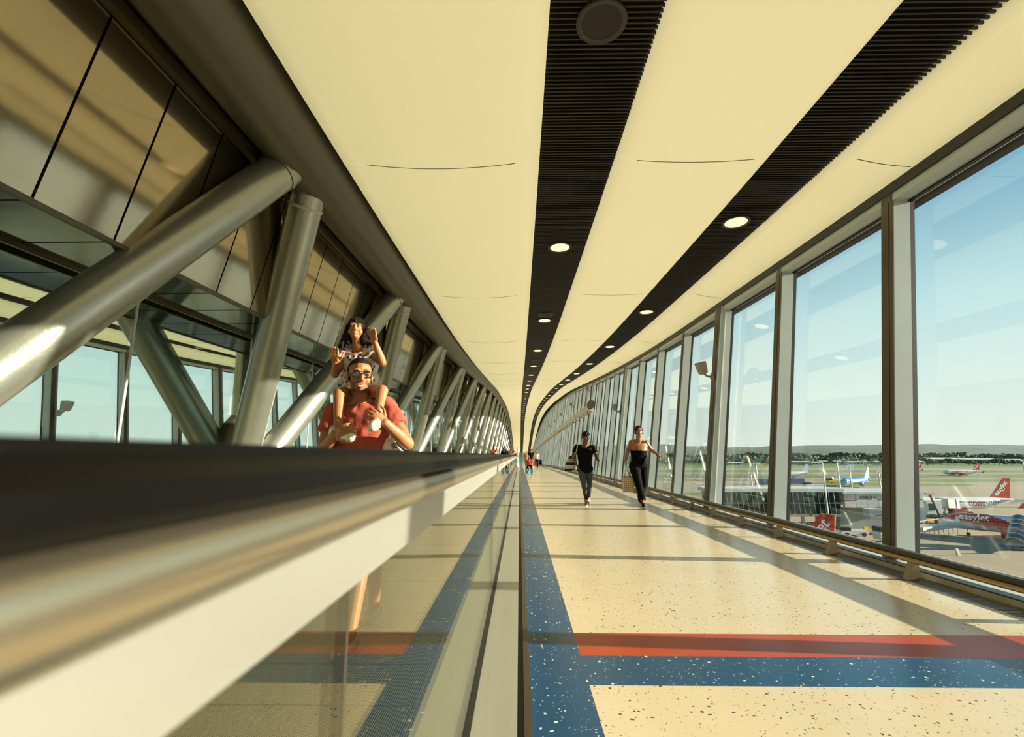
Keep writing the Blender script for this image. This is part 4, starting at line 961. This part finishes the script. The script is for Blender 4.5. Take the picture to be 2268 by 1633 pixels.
def loft(mb, rings, n=22):
    # ring: centre, right vec, front vec, half width, half depth
    vs = []
    for c, rt, fr_, a, b in rings:
        for k in range(n):
            t = 2*math.pi*k/n; ct, st = math.cos(t), math.sin(t)
            e_ = .85; vs.append(Vector(c)+rt*(a*math.copysign(abs(ct)**e_, ct))+fr_*(b*math.copysign(abs(st)**e_, st)))
    mb.add(vs, [(i*n+k, i*n+(k+1)%n, (i+1)*n+(k+1)%n, (i+1)*n+k) for i in range(len(rings)-1) for k in range(n)], True)
    mb.add(vs, [tuple(range(n-1,-1,-1)), tuple(range((len(rings)-1)*n, len(rings)*n))])
def torso_rings(J, s, inf=0.0, fem=False, lo=0.0, hi=1.0, wd=1.0):
    sr, sl = J['shR'], J['shL']; hr, hl = J['hipR'], J['hipL']
    rs = (sl-sr).normalized(); rh = (hl-hr).normalized()
    top = (sr+sl)/2; bot = (hr+hl)/2; ax = top-bot
    spec = [(-.10,.105,.085),(0.0,.155,.105),(.10,.165,.112),(.28,.142 if not fem else .132,.100),(.45,.148 if not fem else .140,.105),(.66,.165 if not fem else .158,.116 if not fem else .125),(.84,.172,.108),(.97,.150,.080),(1.06,.085,.062)]
    out = []
    for t, a, b in spec:
        if t < lo or t > hi: continue
        rt = (rh*(1-max(0,min(1,t)))+rs*max(0,min(1,t))).normalized(); fr_ = Vector((-rt.y, rt.x, 0)).normalized()
        if fr_.dot(J['fwd']) < 0: fr_ = -fr_
        out.append((bot+ax*t, rt, fr_, (a*wd*s+inf), (b*wd*s+inf)))
    return out
def headframe(J, s):
    up = J.get('up', Vector((0,0,1))).normalized(); f = J['face'].normalized(); r = f.cross(up).normalized(); f = up.cross(r).normalized()
    return Matrix((r, f, up)).transposed(), J['head']
def hp(J, s, v): Mh, c = headframe(J, s); return c+Mh @ (Vector(v)*s)
def head_soup(mb, J, s, kid=False):
    Mh, c = headframe(J, s)
    def E(p, r): mb.ell(c+Mh @ (Vector(p)*s), tuple(x*s for x in r), Mh)
    E((0,-.012,.036), (.075,.092,.084)); E((0,.022,-.020), (.062,.066,.085)); E((0,.030,-.072), (.048 if not kid else .044,.052,.042))
    E((0,.066,-.094 if not kid else -.088), (.020,.018,.018))
    for q in (-1, 1):
        E((.037*q,.054 if not kid else .050,-.030 if not kid else -.040), (.026,.026,.030) if not kid else (.031,.030,.034)); E((.078*q,-.006,-.012), (.011,.021,.032)); E((.032*q,.070,.028), (.026,.018,.012)); E((.011*q,.098,-.036), (.009,.011,.008))
        E((.031*q,.072,.003), (.018,.013,.014))
    mb.cap(hp(J,s,(0,.082,.016)), hp(J,s,(0,.106 if not kid else .099,-.030)), .009*s, .013*s)
    E((0,.080,-.066), (.030,.014,.018))
def face_parts(J, s, root, brow='hair_black', smile=False, squint=False, kid=False):
    bw = .6 if kid else 1.0
    Mh, c = headframe(J, s)
    for q in (-1, 1):
        e_ = MB().ell(hp(J,s,(.031*q,.0795,.002)), (.0125*s,.008*s,.0055*s if not squint else .0036*s), Mh, 14, 8).build('eye', M['eye_white'], root)
        MB().ell(hp(J,s,(.031*q,.0855,.001)), (.0052*s,.004*s,.0050*s), Mh, 10, 6).build('iris', M['iris'], e_)
        MB().path([hp(J,s,(q*x,y,z)) for x,y,z in ((.018,.0865,.0045),(.031,.0875,.0085),(.046,.081,.005))], .0020*s, 6).build('eyelash', M[brow], e_)
        MB().path([hp(J,s,(q*x,y,z)) for x,y,z in ((.012,.0905,.020),(.026,.0905,.027),(.042,.084,.026),(.052,.075,.020))], [.0028*s*bw,.0042*s*bw,.0036*s*bw,.002*s*bw], 6).build('eyebrow', M[brow], root)
        MB().ell(hp(J,s,(.0085*q,.105,-.041)), (.0032*s,.004*s,.0022*s), Mh, 8, 6).build('nostril', M['iris'], root)
    w = .030 if smile else .020 if not kid else .016
    d = -.010 if smile else -.002
    up = [(-w,.086,-.062-d*.6),(-w*.5,.0935,-.063),(0,.0965,-.0645),(w*.5,.0935,-.063),(w,.086,-.062-d*.6)]
    lo = [(-w,.086,-.062-d*.6),(-w*.5,.092,-.073+d*.5),(0,.0945,-.077+d*.6),(w*.5,.092,-.073+d*.5),(w,.086,-.062-d*.6)]
    m_ = MB().path([hp(J,s,p) for p in up], [.001*s,.004*s,.0045*s,.004*s,.001*s], 6).path([hp(J,s,p) for p in lo], [.001*s,.005*s,.006*s,.005*s,.001*s], 6).build('lips', M['lip'], root)
    if smile: MB().ell(hp(J,s,(0,.0905,-.0695)), (w*.78*s,.004*s,.005*s), Mh, 14, 6).build('teeth', M['teeth'], m_)
def hand_soup(mb, wr, D, N, s, curl=.3, thumb=1, spread=.0):
    fat = 1.28 if s < .8 else 1.08; fl = .86 if s < .8 else 1.0
    D = Vector(D).normalized(); N = Vector(N); N = (N-D*N.dot(D)).normalized(); S = D.cross(N)
    Mh = Matrix((S, N, D)).transposed()
    mb.ell(wr+D*.045*s, (.040*s,.015*s,.052*s), Mh); mb.ell(wr+D*.030*s+S*thumb*.022*s+N*.006*s, (.018*s,.016*s,.030*s), Mh)
    for i, (o_, L_) in enumerate(((.031,.064),(.011,.074),(-.010,.069),(-.030,.054))):
        p = wr+D*(.086-.004*abs(i-1.3))*s+S*o_*thumb*s; a = 0.0
        sd = S*(spread*(1.5-i)/1.5*thumb)
        for k, f in enumerate((.45,.32,.25)):
            a += curl*(1.0 if k else .8)
            d = (D*math.cos(a)+N*math.sin(a)+sd).normalized(); q = p+d*L_*f*s*1.12*fl
            mb.cap(p, q, (.0088-.0008*k)*s*fat, (.0082-.0010*k)*s*fat, 10); p = q
    p = wr+D*.022*s+S*thumb*.034*s; d0 = (D*.55+S*thumb*.8+N*(.15+curl*.25)).normalized(); q = p+d0*.040*s; mb.cap(p, q, .0115*s, .0095*s, 10)
    d1 = (D*.85+S*thumb*.35+N*(.1+curl*.45)).normalized(); mb.cap(q, q+d1*.030*s, .0092*s, .0075*s, 10)
def figure(name, label, J, s=1.0, sk='skin_tan', vox=.008, fem=False, kid=False, group=None, hands=None, legw=1.0, armw=1.0, foot=True, wd=1.0):
    base = J.get('base', Vector(((J['hipL'].x+J['hipR'].x)/2, (J['hipL'].y+J['hipR'].y)/2, min(J['toeL'].z, J['toeR'].z)-.02)))
    root = thing(name, label, 'person', base, group)
    mb = MB()
    loft(mb, torso_rings(J, s, fem=fem, wd=wd))
    nb = (J['shR']+J['shL'])/2
    mb.cap(nb+Vector((0,0,.02*s)), hp(J,s,(0,-.012,-.055)), .060*s, .054*s)
    mb.cap(J['shL'].lerp(nb,.15), nb+Vector((0,0,.055*s)), .045*s, .040*s); mb.cap(J['shR'].lerp(nb,.15), nb+Vector((0,0,.055*s)), .045*s, .040*s)
    head_soup(mb, J, s, kid)
    for q in 'LR':
        sh, el, wr = J['sh'+q], J['el'+q], J['wr'+q]
        mb.ell(sh, (.057*s*armw,)*3); mb.cap(sh, el, .050*s*armw, .040*s*armw); mb.cap(el, el.lerp(wr,.35), .040*s*armw, .040*s*armw); mb.cap(el.lerp(wr,.35), wr, .039*s*armw, .026*s*armw)
        hp_, kn, an, to = J['hip'+q], J['kn'+q], J['an'+q], J['toe'+q]
        mb.cap(hp_, kn, .086*s*legw, .056*s*legw); mb.cap(kn, an, .053*s*legw, .036*s*legw); d = (an-kn)
        back = -J['fwd']; mb.cap(kn+d*.2+back*.018*s, kn+d*.45+back*.016*s, .046*s*legw, .042*s*legw)
        fd = (to-an); heel = an+Vector((0,0,-.045*s))-Vector((fd.x,fd.y,0))*.22
        if foot: mb.cap(heel, to, .034*s, .026*s); mb.cap(an, to.lerp(an,.3), .034*s, .026*s)
        H = (hands or {}).get(q)
        if H: hand_soup(mb, wr, H[0], H[1], s*H[4] if len(H) > 4 else s, H[2], H[3], H[5] if len(H) > 5 else 0)
    me = solid(mb, vox, 3)
    return root, me
def sleeve(mb, J, s, q, frac, inf):
    sh, el = J['sh'+q], J['el'+q]; nb = (J['shR']+J['shL'])/2
    mb.ell(sh, (.057*s+inf,)*3); mb.cap(sh.lerp(nb,.3), sh, .055*s+inf*.7, .056*s+inf); mb.tube(sh, sh.lerp(el,frac), .054*s+inf, .052*s+inf*1.5, 16)
def garment_top(J, s, inf, vox, fem=False, lo=0.0, hi=1.0, sl=.45, wd=1.0, wr=.004):
    mb = MB(); loft(mb, torso_rings(J, s, inf, fem, lo, hi, wd))
    if sl:
        for q in 'LR': sleeve(mb, J, s, q, sl, inf)
    return solid(mb, vox, 3, 'top', wr, 22)
def garment_legs(J, s, inf, vox, frac=1.0, legw=1.0, wr=.004, wd=1.0):
    mb = MB(); loft(mb, torso_rings(J, s, inf, lo=-.2, hi=.12, wd=wd))
    for q in 'LR':
        h, k, a = J['hip'+q], J['kn'+q], J['an'+q]
        if frac >= .5:
            mb.cap(h, k, .088*s*legw+inf, .058*s*legw+inf); e_ = k.lerp(a, (frac-.5)*2*.97); mb.tube(k, e_, .057*s*legw+inf, .040*s*legw+inf*(1.2), 16); mb.ell(k, (.058*s*legw+inf,)*3)
        else: mb.tube(h, h.lerp(k, frac*2), .090*s*legw+inf, .075*s*legw+inf*1.4, 16); mb.ell(h, (.088*s*legw+inf,)*3)
    return solid(mb, vox, 3, 'trousers', wr, 16)
def shoe(J, s, q, m, root, vox=.006, sole='white_cloth', sk_=1.0):
    an, to = J['an'+q], J['toe'+q]; fd = to-an; fh = Vector((fd.x, fd.y, fd.z)); heel = an+Vector((0,0,-.045*s))-Vector((fd.x,fd.y,0))*.25
    mb = MB(); mb.cap(heel, to, .041*s, .034*s); mb.cap(heel.lerp(to,.15)+Vector((0,0,.02*s)), heel.lerp(to,.6), .040*s, .036*s); mb.ell(heel+Vector((0,0,.02*s)), (.040*s,.040*s,.045*s))
    o = attach(solid(mb, vox, 2, 'shoe'), 'shoe', m, root)
    dn = Vector((0,0,-1)); d = (to-heel).normalized(); sd_ = d.cross(dn).normalized(); u = sd_.cross(d)
    if u.z > 0: u = -u
    n = 18; vs = []
    for h in (.026*sk_, .038*sk_):
        for k in range(n):
            t = 2*math.pi*k/n; c = heel.lerp(to,.5); L_ = ((to-heel).length*.5+.038*s)*(.5+.5*sk_)
            vs.append(c+d*L_*math.cos(t)+sd_*(.040+.004*math.cos(t))*s*(.5+.5*sk_)*math.sin(t)+u*h*s)
    MB().add(vs, [tuple(range(n-1,-1,-1)), tuple(range(n,2*n))]+[(k,(k+1)%n,n+(k+1)%n,n+k) for k in range(n)]).build('sole', M[sole], o)
    return o
def V3(*a): return Vector(a)
# ---------------- the man carrying the girl
J = dict(head=at(797, 833, 2.93), up=V3(.03,-.05,1), face=V3(.52,-1,-.02), fwd=V3(.15,-1,0),
    shR=at(741,913,2.99), shL=at(857,902,2.99), elR=at(713,1004,2.90), wrR=at(741,962,2.76), elL=at(903,983,2.93), wrL=at(853,936,2.77),
    hipR=V3(-1.065,3.0,.86), hipL=V3(-.895,3.02,.86), knR=at(806,1222,2.84), anR=atz(774,1412,.10), toeR=atz(745,1456,.035), knL=at(830,1235,3.06), anL=at(829,1343,3.24), toeL=atz(806,1376,.035))
J['base'] = V3(-.98, 2.95, .02)
root, me = figure('person', 'man in a coral T-shirt and glasses carrying a girl on his shoulders', J, .94, 'skin_man', .0042, hands={'R': (V3(.75,-.45,.25), V3(.35,1,.05), .62, -1), 'L': (V3(-.75,-.45,.45), V3(-.3,1,0), .62, -1)}, armw=1.05)
Mh, hc = headframe(J, .94); Mi = Mh.inverted()
def HL(p): return (Mi @ (p-hc))/.94
def hair_pred(p):
    q = HL(p); return q.z > -.03 and q.z < .14 and abs(q.x) < .1 and abs(q.y) < .14 and (q.z > .066+.35*max(0, q.y-.02) if q.y > .0 else q.z > -.03) and not (abs(q.x) > .074 and q.z < .03)
hm = shell(me, hair_pred, .006, 'hair')
def beard_pred(p):
    q = HL(p); return q.y > .005 and -.112 < q.z < -.022 and abs(q.x) < .08 and (q.z < min(-.024, -.082+1.25*max(0, abs(q.x)-.026)) or (q.y > .07 and -.060 < q.z < -.046 and abs(q.x) < .032)) and not (abs(q.x) < .032 and -.086 < q.z < -.058)
bd = shell(me, beard_pred, .0012, 'beard')
body = attach(me, 'body', M['skin_man'], root)
hm.build('hair', M['hair_black'], root); bd.build('stubble', M['beard'], root)
face_parts(J, .94, root, smile=True, squint=True)
gl = None
fr_ = MB()
for q in (-1, 1):
    c = (.032*q, .100, -.001); pts = []
    for k in range(20):
        t = 2*math.pi*k/20; ct, st = math.cos(t), math.sin(t); pts.append(hp(J,.94,(c[0]+.0265*math.copysign(abs(ct)**.5, ct), c[1]-.006*abs(ct), c[2]+.0165*math.copysign(abs(st)**.55, st))))
    fr_.path(pts, .0034, 6, closed=True)
    fr_.path([hp(J,.94,(q*.057,.094,.006)), hp(J,.94,(q*.078,.06,.006)), hp(J,.94,(q*.082,0,.002))], .0024, 6)
fr_.path([hp(J,.94,(-.008,.104,.004)), hp(J,.94,(0,.107,.006)), hp(J,.94,(.008,.104,.004))], .0022, 6)
gl = fr_.build('spectacles', M['glasses_black'], root)
for q in (-1, 1): MB().ell(hp(J,.94,(.032*q,.0985,-.001)), (.023,.0015,.014), Mh, 14, 8).build('spectacle_lens', M['lens'], gl)
attach(garment_top(J, .94, .014, .0075, lo=-.05, hi=1.07, sl=.52, wd=1.04, wr=.010), 'shirt', M['shirt_coral'], root)
attach(garment_legs(J, .94, .016, .009, frac=.42), 'shorts', M['khaki'], root)
for q in 'RL': shoe(J, .94, q, M['shoe_canvas'], root)
MJ = J
# ---------------- the girl
S = .68
J = dict(head=at(789,731,3.02), up=V3(-.03,.16,1), face=V3(.22,-1,.08), fwd=V3(0,-1,0),
    shR=at(766,785,3.07), shL=at(823,780,3.07), elR=at(742,829,3.0), wrR=at(744,806,2.93), elL=at(847,804,3.0), wrL=at(831,760,2.93),
    hipR=at(777,874,3.13), hipL=at(824,872,3.13), knR=at(751,872,2.88), anR=at(749,947,2.79), toeR=at(776,969,2.73), knL=at(846,866,2.88), anL=at(838,912,2.80), toeL=at(825,946,2.68))
J['base'] = at(800,876,3.13)
root, me = figure('person', 'little girl in a polka-dot dress waving from the man\'s shoulders', J, S, 'skin_girl', .0034, kid=True, hands={'R': (V3(-.18,-.1,1), V3(0,-1,-.1), .08, 1, 1.0, .14), 'L': (V3(-.30,-.1,1), V3(-.3,-1,0), .14, -1, 1.0, .22)}, foot=True)
body = attach(me, 'body', M['skin_girl'], root)
face_parts(J, S, root, kid=True)
Mh, hc = headframe(J, S); h = MB()
def hE(p, r): h.ell(hc+Mh @ (Vector(p)*S), tuple(x*S for x in r), Mh)
hE((0,-.022,.046), (.092,.102,.094)); hE((0,-.045,-.03), (.108,.075,.11)); hE((.075,-.02,-.07), (.045,.05,.08)); hE((-.075,-.02,-.07), (.045,.05,.08))
rr = random.Random(3)
for q in (-1, 1):
    for i in range(16):
        a = rr.random(); p0 = hp(J,S,(q*(.078+.012*a),.030-.10*a,.03)); p1 = hp(J,S,(q*(.098+.030*a),.012-.10*a,-.07+.02*rr.random())); p2 = hp(J,S,(q*(.102+.05*rr.random()),.0-.09*a,-.15-.04*rr.random()))
        h.cap(p0, p1, .017*S, .017*S, 8); h.cap(p1, p2, .017*S, .011*S, 8)
for i in range(11):
    x = -.062+.124*i/10; h.cap(hp(J,S,(x*.9,.030,.100-abs(x)*.25)), hp(J,S,(x,.086-abs(x)*.34,.046+.006*rr.random())), .012*S, .009*S, 8)
attach(solid(h, .0035, 1, 'hair', .004, 90), 'hair', M['hair_black'], root)
d = MB(); loft(d, torso_rings(J, S, .010, lo=.08, hi=.99, wd=1.0))
bt = (J['hipR']+J['hipL'])/2; tp = (J['shR']+J['shL'])/2; ax = tp-bt
loft(d, [(bt+ax*.05+V3(0,-.01,0), V3(1,0,0), V3(0,-1,0), .165, .105), (bt+ax*.3, V3(1,0,0), V3(0,-1,0), .130, .088), (bt+ax*.6, V3(1,0,0), V3(0,-1,0), .112, .082), (bt+ax*.8, V3(1,0,0), V3(0,-1,0), .108, .080)])
for q in 'LR': sleeve(d, J, S, q, .38, .012)
attach(solid(d, .005, 2, 'dress', .008, 30), 'dress', M['polka_cloth'], root)
for q in 'RL': shoe(J, .86, q, M['shoe_silver'], root, .004, 'sole_tan', .72)
# white carrier bag hanging beside the man
pb = thing('carrier_bag', 'white plastic carrier bag with black block lettering beside the man', 'bag', at(872,1000,2.95))
b = MB(); c = at(868,1005,2.98); loft(b, [(at(848,968,2.98), V3(1,0,0), V3(0,-1,0), .012, .01), (at(856,978,2.98), V3(1,0,0), V3(0,-1,0), .04, .02), (at(868,1000,2.98), V3(1,0,0), V3(0,-1,0), .075, .04), (at(872,1040,2.98), V3(1,0,0), V3(0,-1,0), .095, .05), (at(872,1075,2.98), V3(1,0,0), V3(0,-1,0), .09, .04)])
attach(solid(b, .006, 2, 'bag', .014, 22), 'sack', M['plastic_white'], pb); pb['_w'] = 1
for i, w_ in enumerate(('LONDON', 'FASHION', 'WEEK')):
    lettering('lettering', w_, .0125, M['letter_black'], at(866+i*1.2, 986+i*4.6, 2.925), (1,0,.28), (-.28,0,1), pb, .004, .0004)
# ---------------- the two women walking
def person_simple(label, J, s, sk, top, legs, shoes, hair, vox=.009, fem=True, sl=.45, tlo=0.0, thi=.98, frac=1.0, legw=1.0, hands=None, inf=.012, wd=1.0, hairkind='short', group=None, trous_inf=.010, kid=False):
    root, me = figure('person', label, J, s, sk, vox, fem, kid, group, hands, legw, 1.0, True, wd)
    attach(me, 'body', M[sk], root)
    attach(garment_top(J, s, inf, vox, fem, tlo, thi, sl, wd), 'top', M[top], root)
    attach(garment_legs(J, s, trous_inf, vox, frac, legw, wd=wd), 'trousers', M[legs], root)
    for q in 'RL': shoe(J, s, q, M[shoes], root, max(.006, vox*.8))
    Mh, hc = headframe(J, s); h = MB()
    def hE(p, r): h.ell(hc+Mh @ (Vector(p)*s), tuple(x*s for x in r), Mh)
    hE((0,-.024,.046), (.085,.098,.088)); hE((0,-.05,-.01), (.078,.062,.075))
    if hairkind == 'curly':
        rr = random.Random(9)
        for i in range(40):
            a, b_ = rr.random()*6.28, rr.random()*.9; hE((.08*math.cos(a)*math.sin(1.2*b_+.35), -.01+.09*math.sin(a)*math.sin(1.2*b_+.35), .045+.085*math.cos(1.2*b_+.2)), (.02,.02,.02))
    if hairkind == 'long':
        for q in (-1, 1): h.cap(hp(J,s,(.08*q,-.01,.03)), hp(J,s,(.10*q,.02,-.18)), .035*s, .03*s)
        h.cap(hp(J,s,(0,-.06,0)), hp(J,s,(0,-.05,-.2)), .07*s, .06*s)
    if hairkind == 'side':
        for q in (-1, 1): h.cap(hp(J,s,(.078*q,.0,.05)), hp(J,s,(.082*q,-.005,-.05)), .018*s, .014*s)
    attach(solid(h, max(.006, vox*.7), 1, 'hair', .004, 60), 'hair', M[hair], root)
    if vox < .012: face_parts(J, s, root, hair)
    return root
YA = 10.5
J = dict(head=at(1297,969,YA-.12), up=V3(.05,-.5,1), face=V3(.08,-1,-.55), fwd=V3(.05,-1,0), shR=at(1278,991,YA), shL=at(1313,992,YA), elR=at(1270,1011,YA+.03), wrR=at(1277,1029,YA-.15), elL=at(1321,1012,YA-.05), wrL=at(1326,1023,YA-.25),
    hipR=at(1288,1043,YA), hipL=at(1304,1043,YA), knR=at(1293,1073,YA-.18), anR=atz(1298,1106,.09), toeR=atz(1299,1117,.035), knL=at(1306,1073,YA-.05), anL=at(1304,1101,YA+.22), toeL=V3(1.46,YA+.12,.03))
w1 = person_simple('woman with short curly hair in a black T-shirt and grey jeans', J, .93, 'skin_dark', 'shirt_black', 'jeans_grey', 'brown_shoe', 'hair_black', .0075, sl=.6, tlo=-.25, wd=1.06, thi=1.0, inf=.014, hands={'R': (V3(.3,-.4,-1), V3(1,0,0), .25, 1), 'L': (V3(0,-.4,-1), V3(-1,0,0), .3, -1)}, hairkind='curly', trous_inf=.004)
W1J = J
bag = thing('shoulder_bag', 'black and cream striped shoulder bag hanging behind the woman in grey jeans', 'bag', at(1263,1043,YA+.12))
b = MB(); loft(b, [(at(1268,1008,YA+.12), V3(1,0,.25), V3(0,1,0), .06, .05), (at(1266,1018,YA+.12), V3(1,0,.25), V3(0,1,0), .11, .08), (at(1264,1030,YA+.12), V3(1,0,.25), V3(0,1,0), .125, .09), (at(1262,1041,YA+.12), V3(1,0,.25), V3(0,1,0), .125, .09), (at(1262,1043.5,YA+.12), V3(1,0,.25), V3(0,1,0), .08, .06)])
attach(solid(b, .012, 2, 'bag'), 'sack', M['striped_canvas'], bag)
MB().path([at(1270,1010,YA+.08), at(1277,1000,YA-.10), at(1279,985,YA-.10), at(1279,981,YA), at(1272,1006,YA+.14)], .012, 6).build('strap', M['strap'], bag)
YB = 10.3
J = dict(head=at(1415,956,YB-.05), up=V3(-.02,-.05,1), face=V3(-.05,-1,-.05), fwd=V3(0,-1,0), shR=at(1398,980,YB), shL=at(1431,981,YB), elR=at(1390,999,YB+.05), wrR=at(1385.5,1023,YB-.05), elL=at(1444,998,YB+.05), wrL=at(1457,1007,YB-.12),
    hipR=at(1405,1034,YB), hipL=at(1424,1034,YB), knR=at(1413,1067,YB-.22), anR=atz(1424,1108,.09), toeR=atz(1425,1120,.035), knL=at(1426,1067,YB), anL=at(1418,1103,YB+.3), toeL=V3(2.62,YB+.18,.03))
w2 = person_simple('woman in a black strapless top and loose black trousers', J, .98, 'skin_tan', 'black_cloth', 'black_cloth', 'shirt_black', 'hair_black', .0075, sl=0, tlo=-.12, thi=.80, wd=1.10, inf=.010, legw=1.12, trous_inf=.020, hands={'R': (V3(0,-.1,-1), V3(1,0,0), .5, 1), 'L': (V3(.35,-.5,-.8), V3(-1,0,-.3), .3, -1)}, hairkind='side')
for q, (a_, b_) in (('a', (1421, 1112)), ('b', (1427, 1116))): pass
MB().path([J['wrL']+V3(.03*math.cos(t), .03*math.sin(t), .012*math.cos(t)) for t in [2*PI*k/12 for k in range(12)]], .010, 6, closed=True).build('wristwatch', M['black_gloss'], w2)
tb = thing('tote_bag', 'checked beige tote bag in the strapless woman\'s hand', 'bag', at(1390,1089,YB))
a0, a1 = at(1379,1056,YB-.02), at(1404,1090,YB-.02)
bb = MB(); x0, x1, z1, z0 = a0.x, a1.x, a0.z, a1.z
bb.hexa([(x0+.015,YB-.10,z0),(x1-.015,YB-.10,z0),(x1-.015,YB+.08,z0),(x0+.015,YB+.08,z0),(x0-.01,YB-.09,z1),(x1+.01,YB-.09,z1),(x1+.01,YB+.07,z1),(x0-.01,YB+.07,z1)])
bb.build('sack', M['check_canvas'], tb)
MB().hexa([(x0-.012,YB-.092,z1-.012),(x1+.012,YB-.092,z1-.012),(x1+.012,YB+.072,z1-.012),(x0-.012,YB+.072,z1-.012),(x0-.012,YB-.092,z1+.006),(x1+.012,YB-.092,z1+.006),(x1+.012,YB+.072,z1+.006),(x0-.012,YB+.072,z1+.006)]).build('trim', M['brown_shoe'], tb)
for yo in (-.085, .065): MB().path([V3(x0+.05,YB+yo,z1-.06), V3(x0+.06,YB+yo,z1), at(1386,1036,YB-.04), V3(x1-.05,YB+yo,z1), V3(x1-.04,YB+yo,z1-.06)], .007, 6).build('handle', M['brown_shoe'], tb)
# ---------------- people far along the bridge
def walker(label, x, y, hgt, top, legs, hair, sk, group, arms='down', hairkind='short', fem=False, shoes='black_cloth', stride=.18):
    s = hgt/1.72; z = ZF(y); f = V3(0,-1,0)
    def P(a, b, c): return V3(x+a*s, y+b*s, z+c*s)
    J = dict(head=P(0,-.03,1.60), up=V3(0,-.1,1), face=V3(0,-1,-.15), fwd=f, shR=P(-.18,0,1.40), shL=P(.18,0,1.40), hipR=P(-.09,0,.90), hipL=P(.09,0,.90), knR=P(-.09,-stride*.6,.49), knL=P(.09,stride*.3,.49), anR=P(-.09,-stride,.09), anL=P(.09,stride,.10), toeR=P(-.09,-stride-.15,.03), toeL=P(.09,stride-.14,.03))
    if arms == 'down': J.update(elR=P(-.24,.03,1.12), wrR=P(-.24,-.06,.86), elL=P(.24,.03,1.12), wrL=P(.24,-.06,.86))
    else: J.update(elR=P(-.22,-.02,1.12), wrR=P(-.05,-.26,1.20), elL=P(.22,-.02,1.12), wrL=P(.06,-.26,1.20))
    return person_simple(label, J, s, sk, top, legs, shoes, hair, .016, fem, .6, hairkind=hairkind, group=group)
GF = 'people far along the bridge'
pm = walker('man in a pink shirt with a dark strap on the moving walkway', -1.46, 27.6, 1.66, 'pink_cloth', 'khaki', 'hair_brown', 'skin_tan', GF)
MB().path([V3(-1.30,27.45,1.40), V3(-1.44,27.40,1.20), V3(-1.62,27.43,.98)], .025, 6).build('strap', M['black_cloth'], pm)
walker('woman with long dark hair looking at her hands on the moving walkway', -.82, 26.4, 1.56, 'shirt_black', 'black_cloth', 'hair_brown', 'skin_tan', GF, 'up', 'long', True)
walker('person in olive standing behind the long-haired woman', -.74, 39.0, 1.60, 'olive_cloth', 'black_cloth', 'hair_brown', 'skin_tan', GF)
walker('person in black and white near the end of the moving walkway', -.50, 41.0, 1.52, 'shirt_black', 'jeans_grey', 'hair_black', 'skin_tan', GF)
walker('person in a white top furthest along the moving walkway', -.42, 44.5, 1.55, 'white_cloth', 'khaki', 'hair_brown', 'skin_tan', GF)
walker('man in a black T-shirt and red shorts behind the suitcases', .95, 40.0, 1.66, 'shirt_black', 'red_cloth', 'hair_black', 'skin_dark', GF)
wv = walker('white-haired woman in a pale top carrying a black bag', 1.62, 46.0, 1.62, 'white_cloth', 'black_cloth', 'hair_grey', 'skin_tan', GF, fem=True)
walker('person in a pink top beside the man in the black T-shirt', .62, 43.5, 1.55, 'pink_cloth', 'khaki', 'hair_brown', 'skin_tan', GF)
hb = thing('hand_bag', 'black bag in the white-haired woman\'s hand', 'bag', (1.95, 45.85, ZF(46)+.35)); zz = ZF(46)
MB().hexa([(1.80,45.7,zz+.35),(2.12,45.7,zz+.35),(2.12,46,zz+.35),(1.80,46,zz+.35),(1.84,45.75,zz+.78),(2.08,45.75,zz+.78),(2.08,45.95,zz+.78),(1.84,45.95,zz+.78)]).build('sack', M['black_cloth'], hb)
MB().path([V3(1.86,45.85,zz+.76), V3(1.96,45.85,zz+.9), V3(2.06,45.85,zz+.76)], .012, 6).build('handle', M['black_cloth'], hb)
def suitcase(label, x, y, w, h, dpt):
    z = ZF(y); r = thing('suitcase', label, 'suitcase', (x, y, z), 'turquoise suitcases')
    b = MB(); loft(b, [(V3(x,y,z+.05), V3(1,0,0), V3(0,-1,0), w*.48, dpt*.46), (V3(x,y,z+.08), V3(1,0,0), V3(0,-1,0), w*.5, dpt*.5), (V3(x,y,z+h-.03), V3(1,0,0), V3(0,-1,0), w*.5, dpt*.5), (V3(x,y,z+h), V3(1,0,0), V3(0,-1,0), w*.46, dpt*.44)], 32)
    c = b.build('case', M['turquoise'], r)
    for q in (-.3, -.1, .1, .3): MB().box(x+w*q-.008, x+w*q+.008, y-dpt*.5-.006, y-dpt*.4, z+.10, z+h-.05).build('rib', M['turquoise'], c)
    for q in (-.38, .38): MB().tube((x+w*q-.012,y-dpt*.3,z+.025), (x+w*q+.012,y-dpt*.3,z+.025), .025, n=10).build('wheel', M['tyre'], r)
suitcase('turquoise suitcase under the seated child, left of the pair', .43, 27.5, .22, .44, .2); suitcase('turquoise suitcase under the seated child, right of the pair', .70, 27.55, .16, .44, .2)
x, y, z = .52, 27.62, ZF(27.6)+.44
J = dict(head=V3(x+.02,y-.10,z+.42), up=V3(.1,-.3,1), face=V3(0,-1,-.4), fwd=V3(0,-1,0), shR=V3(x-.13,y,z+.30), shL=V3(x+.13,y,z+.30), elR=V3(x-.18,y-.03,z+.15), wrR=V3(x-.10,y-.14,z+.10), elL=V3(x+.20,y-.03,z+.15), wrL=V3(x+.16,y-.14,z+.05),
    hipR=V3(x-.06,y+.02,z+.06), hipL=V3(x+.06,y+.02,z+.06), knR=V3(x-.09,y-.20,z+.08), knL=V3(x+.12,y-.20,z+.08), anR=V3(x-.10,y-.22,z-.12), anL=V3(x+.13,y-.22,z-.12), toeR=V3(x-.10,y-.33,z-.15), toeL=V3(x+.13,y-.33,z-.15), base=V3(x,y,z))
person_simple('small child in red and black sitting on the turquoise suitcases', J, .62, 'skin_tan', 'red_cloth', 'black_cloth', 'red_cloth', 'hair_black', .014, False, .6, kid=True)
